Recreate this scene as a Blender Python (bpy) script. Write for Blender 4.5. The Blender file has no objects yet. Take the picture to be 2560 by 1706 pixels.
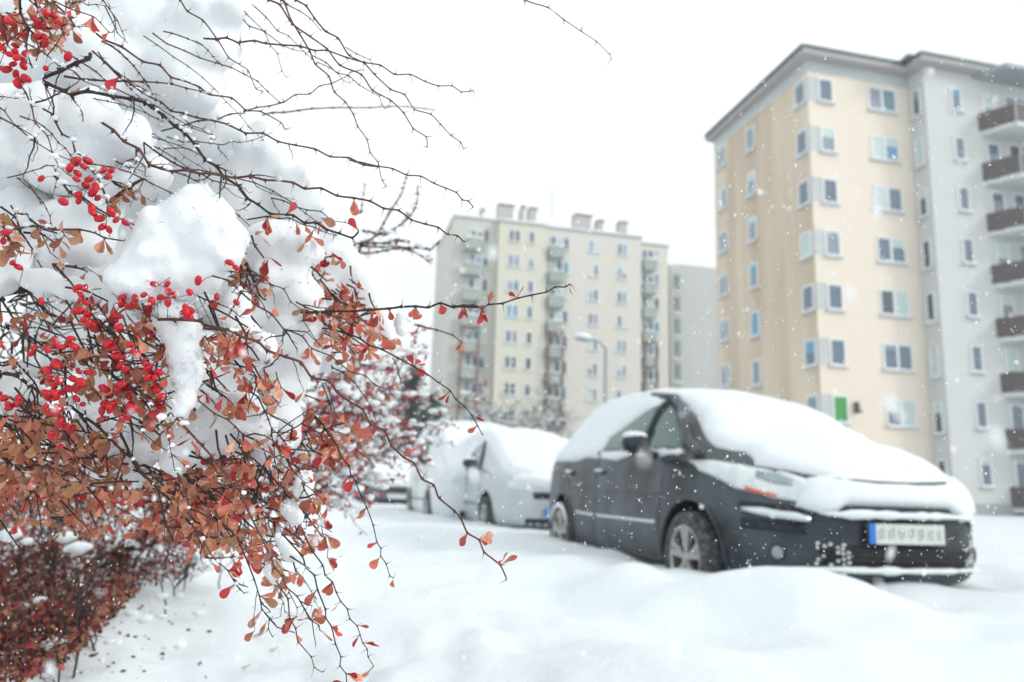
import bpy, bmesh, math, random
from mathutils import Vector, Matrix, noise
from mathutils.bvhtree import BVHTree
from mathutils.geometry import delaunay_2d_cdt
random.seed(7)
R = math.radians
scene = bpy.context.scene
COL = scene.collection

# ------------------------------------------------------------------ camera
F, PITCH, ROLL, CAMH = 1930.0, R(10.8), R(1.9), 0.74
cam_d = bpy.data.cameras.new("camera"); cam = bpy.data.objects.new("camera", cam_d); COL.objects.link(cam)
cam_d.sensor_width = 36; cam_d.lens = F / 2560 * 36; cam_d.clip_start = .02; cam_d.clip_end = 3000
_r, _f, _u = Vector((1, 0, 0)), Vector((0, math.cos(PITCH), math.sin(PITCH))), Vector((0, -math.sin(PITCH), math.cos(PITCH)))
c_, s_ = math.cos(ROLL), math.sin(ROLL)
CR, CU, CF = c_ * _r + s_ * _u, -s_ * _r + c_ * _u, _f
CP = Vector((0, 0, CAMH))
cam.matrix_world = Matrix(((CR.x, CU.x, -CF.x, CP.x), (CR.y, CU.y, -CF.y, CP.y), (CR.z, CU.z, -CF.z, CP.z), (0, 0, 0, 1)))
cam_d.dof.use_dof = True; cam_d.dof.focus_distance = .71; cam_d.dof.aperture_fstop = 5.9
scene.camera = cam

# ------------------------------------------------------------------ sky, sun, exposure
SUN_EL, SUN_AZ = R(27), R(108)      # azimuth clockwise from +Y
w = bpy.data.worlds.new("World"); scene.world = w; w.use_nodes = True
nt = w.node_tree; bg = nt.nodes["Background"]
sky = nt.nodes.new("ShaderNodeTexSky"); sky.sky_type = 'NISHITA'; sky.sun_disc = False
sky.sun_elevation = SUN_EL; sky.sun_rotation = SUN_AZ; sky.air_density = 1; sky.dust_density = 4; sky.ozone_density = 1
hs = nt.nodes.new("ShaderNodeHueSaturation"); hs.inputs['Saturation'].default_value = .22
mx = nt.nodes.new("ShaderNodeMix"); mx.data_type = 'RGBA'; mx.inputs[0].default_value = .72
mx.inputs[7].default_value = (12.1, 12.75, 13.0, 1)          # the even veil of an overcast sky
nt.links.new(sky.outputs[0], hs.inputs['Color']); nt.links.new(hs.outputs[0], mx.inputs[6]); nt.links.new(mx.outputs[2], bg.inputs[0])
bg.inputs[1].default_value = .10
sd = bpy.data.lights.new("sun", 'SUN'); sd.energy = 1.15; sd.angle = R(12); sd.color = (1, .96, .9)
sun = bpy.data.objects.new("sun", sd); COL.objects.link(sun)
dirv = Vector((math.sin(SUN_AZ) * math.cos(SUN_EL), math.cos(SUN_AZ) * math.cos(SUN_EL), math.sin(SUN_EL)))
sun.rotation_euler = dirv.to_track_quat('Z', 'Y').to_euler()
scene.view_settings.view_transform = 'Standard'; scene.view_settings.look = 'None'
scene.view_settings.exposure = 0.37; scene.view_settings.gamma = 1
scene.cycles.max_bounces = 6; scene.cycles.diffuse_bounces = 3; scene.cycles.transmission_bounces = 4
scene.cycles.use_denoising = True

# ------------------------------------------------------------------ helpers
def ray(px, py):
    return (CF + CR * ((px - 1280) / F) + CU * ((853 - py) / F))
def at(px, py, d):                       # d = distance along the view axis
    return CP + ray(px, py) * d
def aty(px, py, Y):                      # Y = world distance ahead
    v = ray(px, py); return CP + v * (Y / v.y)
def atz(px, py, z):
    v = ray(px, py); return CP + v * ((z - CAMH) / v.z)
def proj(p):
    q = Vector(p) - CP; d = q.dot(CF)
    return 1280 + F * q.dot(CR) / d, 853 - F * q.dot(CU) / d
def solve(fn, target, lo, hi, k=0):
    a = proj(fn(lo))[k] - target
    for _ in range(50):
        m = (lo + hi) / 2; b = proj(fn(m))[k] - target
        if (a < 0) == (b < 0): lo = m
        else: hi = m
    return (lo + hi) / 2

MATS = {}
def pmat(name, col, rough=.6, metal=0, spec=.5, noise_amt=0, nscale=5, col2=None, bump=0, bscale=30, trans=0, coat=0, streak=False, attr=None, sss=0, obj_coords=True, transl=0):
    if name in MATS: return MATS[name]
    m = bpy.data.materials.new(name); m.use_nodes = True; n = m.node_tree.nodes; l = m.node_tree.links
    b = n["Principled BSDF"]; b.inputs['Base Color'].default_value = (*col, 1); b.inputs['Roughness'].default_value = rough
    b.inputs['Metallic'].default_value = metal; b.inputs['Specular IOR Level'].default_value = spec
    b.inputs['Coat Weight'].default_value = coat; b.inputs['Coat Roughness'].default_value = .08
    if trans: b.inputs['Transmission Weight'].default_value = trans
    if sss: b.inputs['Subsurface Weight'].default_value = sss; b.inputs['Subsurface Radius'].default_value = (1, .9, .8); b.inputs['Subsurface Scale'].default_value = .006
    tc = n.new("ShaderNodeTexCoord")
    src = tc.outputs['Object']
    colsock = None
    if attr:
        a = n.new("ShaderNodeAttribute"); a.attribute_name = attr; colsock = a.outputs['Color']
    if noise_amt:
        mp = n.new("ShaderNodeMapping"); l.new(src, mp.inputs[0])
        if streak: mp.inputs['Scale'].default_value = (1, 1, .12)
        nz = n.new("ShaderNodeTexNoise"); nz.inputs['Scale'].default_value = nscale; nz.inputs['Detail'].default_value = 5
        l.new(mp.outputs[0], nz.inputs['Vector'])
        rp = n.new("ShaderNodeMapRange"); rp.inputs[1].default_value = .35; rp.inputs[2].default_value = .7
        rp.inputs[3].default_value = 0; rp.inputs[4].default_value = noise_amt; l.new(nz.outputs[0], rp.inputs[0])
        mix = n.new("ShaderNodeMix"); mix.data_type = 'RGBA'; l.new(rp.outputs[0], mix.inputs[0])
        mix.inputs[6].default_value = (*col, 1); mix.inputs[7].default_value = (*(col2 or [c * .5 for c in col]), 1)
        if colsock: l.new(colsock, mix.inputs[6])
        colsock = mix.outputs[2]
    if colsock: l.new(colsock, b.inputs['Base Color'])
    if bump:
        nb = n.new("ShaderNodeTexNoise"); nb.inputs['Scale'].default_value = bscale; nb.inputs['Detail'].default_value = 6
        l.new(src, nb.inputs['Vector']); bp = n.new("ShaderNodeBump"); bp.inputs['Strength'].default_value = bump; bp.inputs['Distance'].default_value = .5 / bscale
        l.new(nb.outputs[0], bp.inputs['Height']); l.new(bp.outputs[0], b.inputs['Normal'])
    if transl:
        t = n.new("ShaderNodeBsdfTranslucent"); ms = n.new("ShaderNodeMixShader"); ms.inputs[0].default_value = transl
        if colsock: l.new(colsock, t.inputs['Color'])
        else: t.inputs['Color'].default_value = (*col, 1)
        l.new(b.outputs[0], ms.inputs[1]); l.new(t.outputs[0], ms.inputs[2]); l.new(ms.outputs[0], n["Material Output"].inputs[0])
    MATS[name] = m
    return m

def obj(name, bm, mat, parent=None, smooth=False):
    me = bpy.data.meshes.new(name)
    if isinstance(bm, bmesh.types.BMesh): bm.to_mesh(me); bm.free()
    else: me.from_pydata(*bm)
    if smooth:
        for p in me.polygons: p.use_smooth = True
    for m in (mat if isinstance(mat, (list, tuple)) else [mat]): me.materials.append(m)
    o = bpy.data.objects.new(name, me); COL.objects.link(o)
    if parent is not None: o.parent = parent
    return o
def tag(o, label, cat=None, group=None, kind=None):
    if label: o['label'] = label
    if cat: o['category'] = cat
    if group: o['group'] = group
    if kind: o['kind'] = kind
    return o
def empty(name, loc, rotz=0):
    o = bpy.data.objects.new(name, None); COL.objects.link(o); o.location = loc; o.rotation_euler = (0, 0, rotz); o.empty_display_size = .2
    return o
def box(bm, c, s, u=None, n=None, mi=0):
    """box centre c, size s=(along u, along n, up)"""
    u = Vector(u) if u is not None else Vector((1, 0, 0)); n = Vector(n) if n is not None else Vector((0, 1, 0)); z = u.cross(n)
    if z.z < 0: z = -z
    c = Vector(c); vs = []
    for a in (-.5, .5):
        for b in (-.5, .5):
            for d in (-.5, .5): vs.append(bm.verts.new(c + u * (a * s[0]) + n * (b * s[1]) + z * (d * s[2])))
    for q in ((0, 1, 3, 2), (4, 6, 7, 5), (0, 4, 5, 1), (2, 3, 7, 6), (0, 2, 6, 4), (1, 5, 7, 3)):
        f = bm.faces.new([vs[i] for i in q]); f.material_index = mi
    return vs
def tube(bm, pts, rad, seg=6, cap=True):
    pts = [Vector(p) for p in pts]
    if not hasattr(rad, '__len__'): rad = [rad] * len(pts)
    rings = []; ref = Vector((.3, .2, 1)).normalized()
    for i, p in enumerate(pts):
        t = (pts[min(i + 1, len(pts) - 1)] - pts[max(i - 1, 0)])
        t = t.normalized() if t.length > 1e-9 else Vector((0, 0, 1))
        a = t.cross(ref)
        if a.length < .05: a = t.cross(Vector((1, 0, 0)))
        a.normalize(); b = t.cross(a); ref = b.cross(t) if False else ref
        rings.append([bm.verts.new(p + (a * math.cos(k * 2 * math.pi / seg) + b * math.sin(k * 2 * math.pi / seg)) * rad[i]) for k in range(seg)])
    for i in range(len(rings) - 1):
        for k in range(seg):
            bm.faces.new((rings[i][k], rings[i][(k + 1) % seg], rings[i + 1][(k + 1) % seg], rings[i + 1][k]))
    if cap:
        bm.faces.new(rings[0][::-1]); bm.faces.new(rings[-1])
def spike(bm, p, d, r, seg=4):
    d = Vector(d); a = d.cross(Vector((.2, .9, .3))).normalized(); b = d.cross(a).normalized()
    tip = bm.verts.new(p + d); rg = [bm.verts.new(p + (a * math.cos(k * 2 * math.pi / seg) + b * math.sin(k * 2 * math.pi / seg)) * r) for k in range(seg)]
    for k in range(seg): bm.faces.new((rg[k], rg[(k + 1) % seg], tip))
def lathe(bm, prof, M, seg=32, mi=0):
    """prof list of (r, h); axis local Z of M"""
    rings = [[bm.verts.new(M @ Vector((r * math.cos(2 * math.pi * k / seg), r * math.sin(2 * math.pi * k / seg), h))) for k in range(seg)] for r, h in prof]
    for i in range(len(rings) - 1):
        for k in range(seg):
            f = bm.faces.new((rings[i][k], rings[i][(k + 1) % seg], rings[i + 1][(k + 1) % seg], rings[i + 1][k])); f.material_index = mi
def evaluated(o):
    dg = bpy.context.evaluated_depsgraph_get(); dg.update()
    return bpy.data.meshes.new_from_object(o.evaluated_get(dg))
def blobs(name, balls, voxel, mat, parent=None, namp=.25, nscale=14, smooth=6, squash=(1, 1, 1), grains=0):
    """snow mass: union of spheres [(centre, radius)], remeshed and roughened"""
    bm = bmesh.new()
    for c, r in balls:
        M = Matrix.Translation(c) @ Matrix.Diagonal((r * squash[0], r * squash[1], r * squash[2], 1))
        bmesh.ops.create_icosphere(bm, subdivisions=2, radius=1, matrix=M)
    tmp = obj(name, bm, mat)
    md = tmp.modifiers.new("r", 'REMESH'); md.mode = 'VOXEL'; md.voxel_size = voxel; md.use_smooth_shade = True
    ms = tmp.modifiers.new("s", 'SMOOTH'); ms.factor = .5; ms.iterations = smooth
    me = evaluated(tmp); old = tmp.data; tmp.modifiers.clear(); tmp.data = me; bpy.data.meshes.remove(old)
    rr = sum(r for _, r in balls) / len(balls)
    for v in me.vertices:
        p = v.co
        k = noise.noise(p * nscale) * .5 + noise.noise(p * nscale * 2.3) * .36 + noise.noise(p * nscale * 5.5) * .17 + noise.noise(p * nscale * 13) * .06
        v.co = p + v.normal * k * namp * rr
    if grains:
        gb = bmesh.new(); gb.from_mesh(me); N = len(me.vertices)
        for _ in range(grains):
            v = me.vertices[random.randrange(N)]
            if v.normal.y > .45 and random.random() < .7: continue
            if noise.noise(v.co * 22) < .0: continue
            r = random.uniform(.0003, .0009) * (.6 + random.random() ** 4 * 2)
            bmesh.ops.create_icosphere(gb, subdivisions=1, radius=1, matrix=Matrix.Translation(v.co + v.normal * r * .3) @ Matrix.Rotation(random.uniform(0, 3), 4, 'Z') @ Matrix.Diagonal((r * random.uniform(.8, 1.6), r, r * random.uniform(.7, 1.1), 1)))
        gb.to_mesh(me); gb.free()
    for p in me.polygons: p.use_smooth = True
    if parent is not None: tmp.parent = parent
    return tmp

SNOW = pmat("snow", (.72, .76, .785), .75, spec=.2, bump=.35, bscale=90)
SNOWF = pmat("snow_far", (.80, .83, .85), .8, spec=.2)
SNOWN = pmat("snow_near", (.80, .825, .845), .65, spec=.25, bump=.55, bscale=620)

# ------------------------------------------------------------------ snow ground
def G(v, s=1.0): return noise.noise(v * s)
def bump2(x, y, cx, cy, rx, ry, h):
    d = ((x - cx) / rx) ** 2 + ((y - cy) / ry) ** 2
    return h * math.exp(-d)
MOUNDS = []
for (px, py, Y, rx, ry, h) in [(1575, 1410, 4.3, .26, .4, .15), (1900, 1412, 3.75, .42, .34, .165), (2140, 1450, 3.6, .34, .3, .085), (1400, 1352, 5.2, .5, .45, .05), (2060, 1600, 2.2, .35, .3, .03), (1500, 1560, 2.4, .55, .2, .035),
                               (1250, 1350, 5.5, .5, .6, .04), (2480, 1500, 2.9, .5, .4, .02)]:
    p = aty(px, py, Y); MOUNDS.append((p.x, Y, rx, ry, h))
HOLES = []
for (px, py, rx, ry, h) in [(1745, 1615, .22, .14, -.05), (2417, 1590, .13, .16, -.06), (1585, 1535, .2, .13, -.035), (1980, 1690, .16, .1, -.04), (1150, 1660, .15, .12, -.035), (2260, 1545, .2, .12, -.03), (1330, 1600, .14, .1, -.03),
                            (1000, 1560, .12, .1, -.03), (2480, 1440, .2, .3, -.05), (1400, 1450, .3, .25, -.04), (1150, 1400, .25, .3, -.04), (700, 1640, .12, .1, -.03), (2500, 1395, .5, .12, -.05), (2460, 1360, .9, .12, -.04), (2330, 1500, .14, .1, -.05), (2140, 1560, .12, .08, -.04), (1880, 1560, .1, .08, -.03), (1460, 1640, .1, .09, -.035), (1240, 1500, .16, .1, -.03)]:
    p = atz(px, py, .25); HOLES.append((p.x, p.y, rx, ry, h))
def ground(x, y):
    r = math.hypot(x, y)
    z = .235
    z += .05 * G(Vector((x * .9, y * .9, 3.1))) + .044 * G(Vector((x * 2.3, y * 2.3, 1.7))) + .013 * G(Vector((x * 5.5, y * 5.5, 5)))
    if r < 8: z += .05 * max(0, G(Vector((x * 1.7 + 4, y * 2.3, 9)))) * (1 - r / 8)
    for cx, cy, rx, ry, h in MOUNDS + HOLES: z += bump2(x, y, cx, cy, rx, ry, h)
    if x < .1 and y > 0:                                # bank under the hedge
        k = min(1, max(0, (.1 - x - .18 * y) / 1.0)); z += .17 * k * k * (3 - 2 * k)
    if r < 6 and x < .6:
        kk = min(1, max(0, (.3 - x) * 1.6)); z += (.008 + .022 * kk) * G(Vector((x * 9, y * 6, 2))) + .012 * kk * G(Vector((x * 26, y * 18, 2)))
    z += -.0 * r
    return z
def build_ground():
    bm = bmesh.new(); ang = [R(-100 + 200 * i / 330) for i in range(331)]
    rs = [.25]
    while rs[-1] < 900: rs.append(rs[-1] * 1.028 + .004)
    rows = []
    for r in rs:
        rows.append([bm.verts.new((r * math.sin(a), r * math.cos(a), ground(r * math.sin(a), r * math.cos(a)) if r < 120 else .2)) for a in ang])
    for i in range(len(rows) - 1):
        for j in range(len(ang) - 1): bm.faces.new((rows[i][j], rows[i + 1][j], rows[i + 1][j + 1], rows[i][j + 1]))
    # patch behind the camera
    back = [bm.verts.new((r * math.sin(R(-100 - 160 * t / 6)), r * math.cos(R(-100 - 160 * t / 6)), .2)) for t in (1, 2, 3, 4, 5) for r in (900,)]
    bm.faces.new([rows[-1][0]] + back + [rows[-1][-1]] + [rows[0][-1], rows[0][0]])
    bmesh.ops.recalc_face_normals(bm, faces=bm.faces)
    o = obj("snow_ground", bm, pmat("snow_ground", (.69, .735, .765), .8, spec=.2, bump=.3, bscale=25), smooth=True)
    o['kind'] = 'structure'
build_ground()
# ------------------------------------------------------------------ apartment blocks
AZ = R(13.3)
dR = Vector((math.cos(AZ), math.sin(AZ), 0)); dL = Vector((-math.sin(AZ), math.cos(AZ), 0)); UP = Vector((0, 0, 1))
M_WHITE = pmat("window_white", (.74, .76, .78), .4)
M_SILL = pmat("sill_metal", (.55, .58, .6), .5)
GL = [pmat("glass_blue", (.10, .155, .21), .08, spec=.7), pmat("glass_dark", (.06, .085, .11), .08, spec=.7), pmat("glass_teal", (.06, .2, .25), .12, spec=.7),
      pmat("blind_pale", (.5, .62, .58), .5), pmat("curtain_grey", (.22, .27, .33), .3), pmat("blind_blue", (.12, .32, .46), .4)]
def rect(bm, O, u, z0, z1, a0, a1, n, off):
    vs = [bm.verts.new(O + u * a + n * off + UP * z) for a, z in ((a0, z0), (a1, z0), (a1, z1), (a0, z1))]
    f = bm.faces.new(vs)
    f.normal_update()
    if f.normal.dot(n) < 0: f.normal_flip()
    return f
def window(par, O, u, n, a0, a1, z0, z1, leaves=2, g=None, frame_w=.09, sill=True, blind=None, name='window', band=None):
    """window on the wall through O; a along u, z absolute. white frame, panes as sub-parts"""
    bm = bmesh.new(); w_, h_ = a1 - a0, z1 - z0; fd = .06
    def bar(x0, x1, y0, y1, d=fd): box(bm, O + u * ((x0 + x1) / 2) + n * (d / 2 - .002) + UP * ((y0 + y1) / 2), (x1 - x0, d, y1 - y0), u, n)
    bar(a0, a0 + frame_w, z0, z1); bar(a1 - frame_w, a1, z0, z1)
    bar(a0 + frame_w, a1 - frame_w, z0, z0 + frame_w, fd - .004); bar(a0 + frame_w, a1 - frame_w, z1 - frame_w, z1, fd - .004)
    for k in range(1, leaves):
        x = a0 + w_ * k / leaves; bar(x - frame_w * .75, x + frame_w * .75, z0 + frame_w, z1 - frame_w, fd - .008)
    fr = obj(name, bm, M_WHITE, par)
    inner = [a0 + frame_w] + sum([[a0 + w_ * k / leaves - frame_w * .75, a0 + w_ * k / leaves + frame_w * .75] for k in range(1, leaves)], []) + [a1 - frame_w]
    for k in range(leaves):
        bm = bmesh.new(); rect(bm, O, u, z0 + frame_w, z1 - frame_w, inner[2 * k], inner[2 * k + 1], n, .012)
        gm = g if g is not None else random.choice([0, 0, 1, 1, 1, 4, 2, 0, 3, 5])
        obj('pane', bm, GL[gm], fr)
        if blind or (blind is None and random.random() < .42):
            bm = bmesh.new(); hh = (z1 - z0 - 2 * frame_w) * random.choice((.2, .35, .5, 1)); rect(bm, O, u, z1 - frame_w - hh, z1 - frame_w, inner[2 * k], inner[2 * k + 1], n, .018)
            obj('blind', bm, GL[random.choice((3, 3, 4, 5))], fr)
    if sill:
        bm = bmesh.new(); box(bm, O + u * ((a0 + a1) / 2) + n * .08 + UP * (z0 - .05), (w_ + .16, .16, .05), u, n); obj('sill', bm, M_SILL, fr)
        bm = bmesh.new(); box(bm, O + u * ((a0 + a1) / 2) + n * .085 + UP * (z0 - .025 + .055 - .003), (w_ + .1, .13, .11), u, n)
        bmesh.ops.bevel(bm, geom=bm.edges[:], offset=.03, segments=2, affect='EDGES'); obj('sill_snow', bm, SNOWF, fr)
    return fr
def prism(bm, pts, z0, z1):
    lo = [bm.verts.new((p.x, p.y, z0)) for p in pts]; hi = [bm.verts.new((p.x, p.y, z1)) for p in pts]; n_ = len(pts)
    for i in range(n_): bm.faces.new((lo[i], lo[(i + 1) % n_], hi[(i + 1) % n_], hi[i]))
    bm.faces.new(hi); bm.faces.new(lo[::-1]); bmesh.ops.recalc_face_normals(bm, faces=bm.faces)
def zat(P, py):                       # height on the vertical through P seen at row py
    return solve(lambda z: Vector((P.x, P.y, z)), py, -5, 60, 1)
def snow_strip(par, a, b, wd, h, name='roof_snow'):
    """soft strip of snow from a to b (top of a wall or slab)"""
    bm = bmesh.new(); d = (b - a); L = d.length; d.normalize(); nn = Vector((-d.y, d.x, 0)); N = max(2, int(L / .35)); prev = None
    for i in range(N + 1):
        p = a + d * (L * i / N); k = h * (.75 + .5 * noise.noise(p * .9)) * (1 if 0 < i < N else .6)
        ring = [bm.verts.new(p + nn * (wd * x) + UP * (k * y)) for x, y in ((-.5, 0), (-.47, .5), (-.32, .92), (0, 1), (.32, .92), (.47, .5), (.5, 0))]
        if prev:
            for q in range(6): bm.faces.new((prev[q], prev[q + 1], ring[q + 1], ring[q]))
        else: bm.faces.new(ring)
        prev = ring
    bm.faces.new(prev[::-1]); bmesh.ops.recalc_face_normals(bm, faces=bm.faces)
    return obj(name, bm, SNOWF, par, True)

# --- near block: cream wing, grey projecting wing with balconies
def near_block():
    C0 = aty(2040, 700, 35.5); C0.z = 0
    def onR(s, z=0): return C0 + dR * s + UP * z
    def onL(s, z=0): return C0 + dL * s + UP * z
    par = empty("apartment_block", C0)
    par_inv = Matrix.Translation(-C0)
    tag(par, "tall cream and grey block of flats with brown balconies, behind the dark car", "building")
    def fin(o): o.matrix_parent_inverse = par_inv; return o
    zr = lambda y: zat(C0, y)
    ZE = zr(150)                          # top of wall
    sE = solve(lambda s: onR(s, 12), 2300, .1, 30)     # end of cream facade
    sL = solve(lambda s: onL(s, 12), 1792, .1, 40)
    dep = 1.9                                            # grey wing comes forward by this much
    G0 = onR(sE) - dL * dep
    for _ in range(3):
        dep = solve(lambda t: onR(sE, 12) - dL * t, 2343, 0, 8)
    G0 = onR(sE) - dL * dep
    cream = pmat("render_cream", (.77, .69, .59), .85, noise_amt=.5, nscale=.25, col2=(.73, .61, .49), streak=True, bump=.15, bscale=8)
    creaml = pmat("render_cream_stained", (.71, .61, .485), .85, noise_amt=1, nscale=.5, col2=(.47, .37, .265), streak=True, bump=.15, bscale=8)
    grey = pmat("render_grey", (.60, .612, .605), .85, noise_amt=.4, nscale=.3, col2=(.5, .52, .53), streak=True, bump=.15, bscale=8)
    band = pmat("render_bluegrey", (.53, .56, .565), .85, noise_amt=.5, nscale=.4, col2=(.44, .46, .46))
    W2 = sE + 30
    # walls: butted sheets as a prism per wing
    bm = bmesh.new(); prism(bm, [C0, onR(sE), onR(sE) + dL * sL, onL(sL)], 0, ZE - .65)
    for f in bm.faces:
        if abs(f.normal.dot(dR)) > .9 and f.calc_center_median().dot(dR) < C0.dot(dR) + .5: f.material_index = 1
    fin(obj("cream_wall", bm, [cream, creaml], par))
    bm = bmesh.new(); prism(bm, [G0, G0 + dR * 30, G0 + dR * 30 + dL * 14, G0 + dL * 14], 0, ZE - .003); 
    fin(obj("grey_wall", bm, grey, par))
    bm = bmesh.new(); prism(bm, [C0 + (-dR + -dL) * .01, onR(sE) - dL * .01, onR(sE) + dL * sL, onL(sL) - dR * .01], ZE - .65, ZE)
    fin(obj("eave_band", bm, band, par))
    bm = bmesh.new(); prism(bm, [C0 - dR * .05 - dL * .05, onR(sE) - dL * .05, onR(sE) + dL * sL, onL(sL) - dR * .05], 0, .75)
    prism(bm, [G0 - dR * .05 - dL * .05, G0 + dR * 30 - dL * .05, G0 + dR * 30 + dL * 2, G0 + dL * (dep - .05) - dR * .05], 0, .75)
    fin(obj("plinth", bm, pmat("plinth", (.42, .44, .45), .9, noise_amt=.5, nscale=.8), par))
    # roof slabs with overhang, dark gutter edge
    ov = .6; zt = ZE
    soff = pmat("soffit", (.40, .38, .37), .8); dark = pmat("gutter", (.07, .09, .11), .5, metal=.3)
    def slab(pts, z0, z1, name, m):
        bm = bmesh.new(); prism(bm, pts, z0, z1); return fin(obj(name, bm, m, par))
    P1 = [C0 - dR * ov - dL * ov, onR(sE) - dR * ov * 1 - dL * ov, G0 - dR * ov - dL * ov, G0 + dR * 31 - dL * ov, G0 + dR * 31 + dL * (sL + 3), onL(sL) - dR * .4 + dL * .3]
    slab(P1, zt, zt + .22, "roof", soff)
    def grow(pts, e):
        c = sum(pts, Vector()) / len(pts); return [p + (p - c).normalized() * e for p in pts]
    slab(grow(P1, .08), zt + .222, zt + .42, "gutter", dark)
    ring = grow(P1, .0)
    for i in (0, 1, 2): snow_strip(par, ring[i] + UP * (zt + .42) + dL * .4 + dR * .2, ring[i + 1] + UP * (zt + .42) + dL * .4, .9, .32).matrix_parent_inverse = par_inv
    snow_strip(par, ring[5] + UP * (zt + .42) + dR * .3, ring[0] + UP * (zt + .42) + dR * .3, .8, .2).matrix_parent_inverse = par_inv
    # window rows
    sills = [zr(y) for y in (250, 379, 510, 645, 785, 925, 1068, 1203)]
    step = (sills[0] - sills[-1]) / 7; sills = [sills[0] - step * i for i in range(8)]
    def sR(px, z, O=C0): return solve(lambda s: O + dR * s + UP * z, px, 0, 40)
    def lL(px, z): return solve(lambda s: C0 + dL * s + UP * z, px, 0, 60)
    zz = sills[3]
    a0, a1 = sR(2063, zz), sR(2102, zz); b0, b1 = sR(2193, zz), sR(2265, zz)
    la0, la1 = lL(2032, zz), lL(2004, zz); lb0, lb1 = lL(1897, zz), lL(1876, zz); lc0, lc1 = lL(1822, zz), lL(1801, zz)
    H = 1.3
    pal = [(0, False), (4, None), (0, False), (3, True), (0, False), (0, None), (3, False), (1, False)]
    for i, z in enumerate(sills):
        if i == 6:
            fin(window(par, C0, dR, -dL, a0, a1, z, z + H, 1, g=3, blind=False))
            bm = bmesh.new(); rect(bm, C0, dR, z + .1, z + H - .1, a0 + .1, a1 - .1, -dL, .024); fin(obj("green_shutter", bm, pmat("green_cloth", (.04, .30, .06), .6), par))
            bm = bmesh.new(); rect(bm, C0, dR, z, z + H, .03, a0 - .03, -dL, .006); fin(obj("corner_panel", bm, band, par))
        else:
            fin(window(par, C0, dR, -dL, a0, a1, z, z + H, 1, g=pal[i][0], blind=pal[i][1]))
            bm = bmesh.new(); rect(bm, C0, dR, z, z + H, .03, a0 - .03, -dL, .006); fin(obj("corner_panel", bm, band, par))
        bm = bmesh.new(); rect(bm, C0, dL, z, z + H, .03, la0 - .03, -dR, .006); fin(obj("corner_panel", bm, band, par))
        fin(window(par, C0, dR, -dL, b0, b1, z, z + H, 2))
        fin(window(par, C0, dL, -dR, la0, la1, z, z + H, 1, g=0 if i != 3 else 3))
        if i < 7:
            fin(window(par, C0, dL, -dR, lb0, lb1, z - .35, z + 1.05, 1, g=4))
        fin(window(par, C0, dL, -dR, lc0, lc1, z, z + H, 2, g=0))
        # far bay whose edge peeps past the corner
    # grey wing windows: side wall (facing -dR) and front
    Gc = G0
    s0 = dep * .42; s1 = 0
    for i, z in enumerate(sills):
        fin(window(par, G0, dL, -dR, dep * .25, dep * .25 + min(1.0, dep * .5), z - .3, z + 1.2, 1, g=[1, 3, 1, 1, 1, 1, 1, 1][i]))
        g0, g1 = sR(2408, zz, G0), sR(2436, zz, G0)
        fin(window(par, G0, dR, -dL, g0, g1, z, z + H, 1, g=0, blind=None))
    # balcony stack
    q0 = sR(2477, zz, G0); q1 = q0 + 5
    rail = pmat("balcony_brown", (.085, .07, .072), .7, noise_amt=.5, nscale=4, col2=(.15, .13, .13)); conc = pmat("balcony_white", (.62, .64, .65), .8)
    railg = pmat("balcony_grey", (.30, .33, .36), .6)
    bd = 1.5
    for i, z in enumerate(sills):
        zf = z - .95
        b = empty("balcony", G0 + dR * q0 + UP * zf); b.parent = par; b.matrix_parent_inverse = par_inv
        binv = Matrix.Translation(-(G0 + dR * q0 + UP * zf))
        # trapezoid slab with splayed front corner
        pts = [G0 + dR * q0, G0 + dR * (q0 + .75) - dL * bd, G0 + dR * q1 - dL * bd, G0 + dR * q1]
        bm = bmesh.new(); prism(bm, pts, zf - .18, zf); o = obj("slab", bm, conc, b); o.matrix_parent_inverse = binv
        bm = bmesh.new(); q = [p * 1 for p in pts]
        for k, (A, B) in enumerate(((q[0], q[1]), (q[1], q[2]))):
            d = (B - A).normalized(); nn = Vector((d.y, -d.x, 0)); box(bm, (A + B) / 2 + UP * (zf + .52) + d * (.02 if k else -.02), ((B - A).length - .06, .05, .92), d, nn)
        o = obj("railing", bm, rail if i != 0 else rail, b); o.matrix_parent_inverse = binv
        o = snow_strip(b, q[1] + UP * (zf + .98), q[2] + UP * (zf + .98), .12, .09, 'snow_cap'); o.matrix_parent_inverse = binv
        bm = bmesh.new(); box(bm, q[1] + dR * .0 + UP * (zf + .5), (.07, .07, 1.0), dR, dL); o = obj("post", bm, railg, b); o.matrix_parent_inverse = binv
        fin(window(par, G0, dR, -dL, q0 + .35, q0 + 1.15, zf + .05, zf + 2.2, 1, g=0, sill=False)); fin(window(par, G0, dR, -dL, q0 + 1.7, q0 + 3.2, zf + .9, zf + 2.3, 2, sill=False))
    zc_ = sills[0] + 2.0
    bm = bmesh.new(); prism(bm, [G0 + dR * (q0 - .2), G0 + dR * (q0 + .5) - dL * 1.5, G0 + dR * q1 - dL * 1.5, G0 + dR * q1], zc_, zc_ + .2); fin(obj("balcony_roof", bm, railg, par))
    snow_strip(par, G0 + dR * (q0 + .6) - dL * .8 + UP * (zc_ + .2), G0 + dR * q1 - dL * .8 + UP * (zc_ + .2), 1.3, .3).matrix_parent_inverse = par_inv
    # small lamp on the cream wall beside the green window
    zb = sills[6]; sl = sR(2140, zb)
    bm = bmesh.new(); box(bm, C0 + dR * sl - dL * .12 + UP * (zb + .75), (.16, .2, .5), dR, dL); box(bm, C0 + dR * sl - dL * .3 + UP * (zb + .55), (.1, .3, .08), dR, dL)
    fin(obj("wall_lamp", bm, pmat("lamp_dark", (.05, .06, .06), .5), par))
    return C0
C0 = near_block()

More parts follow.
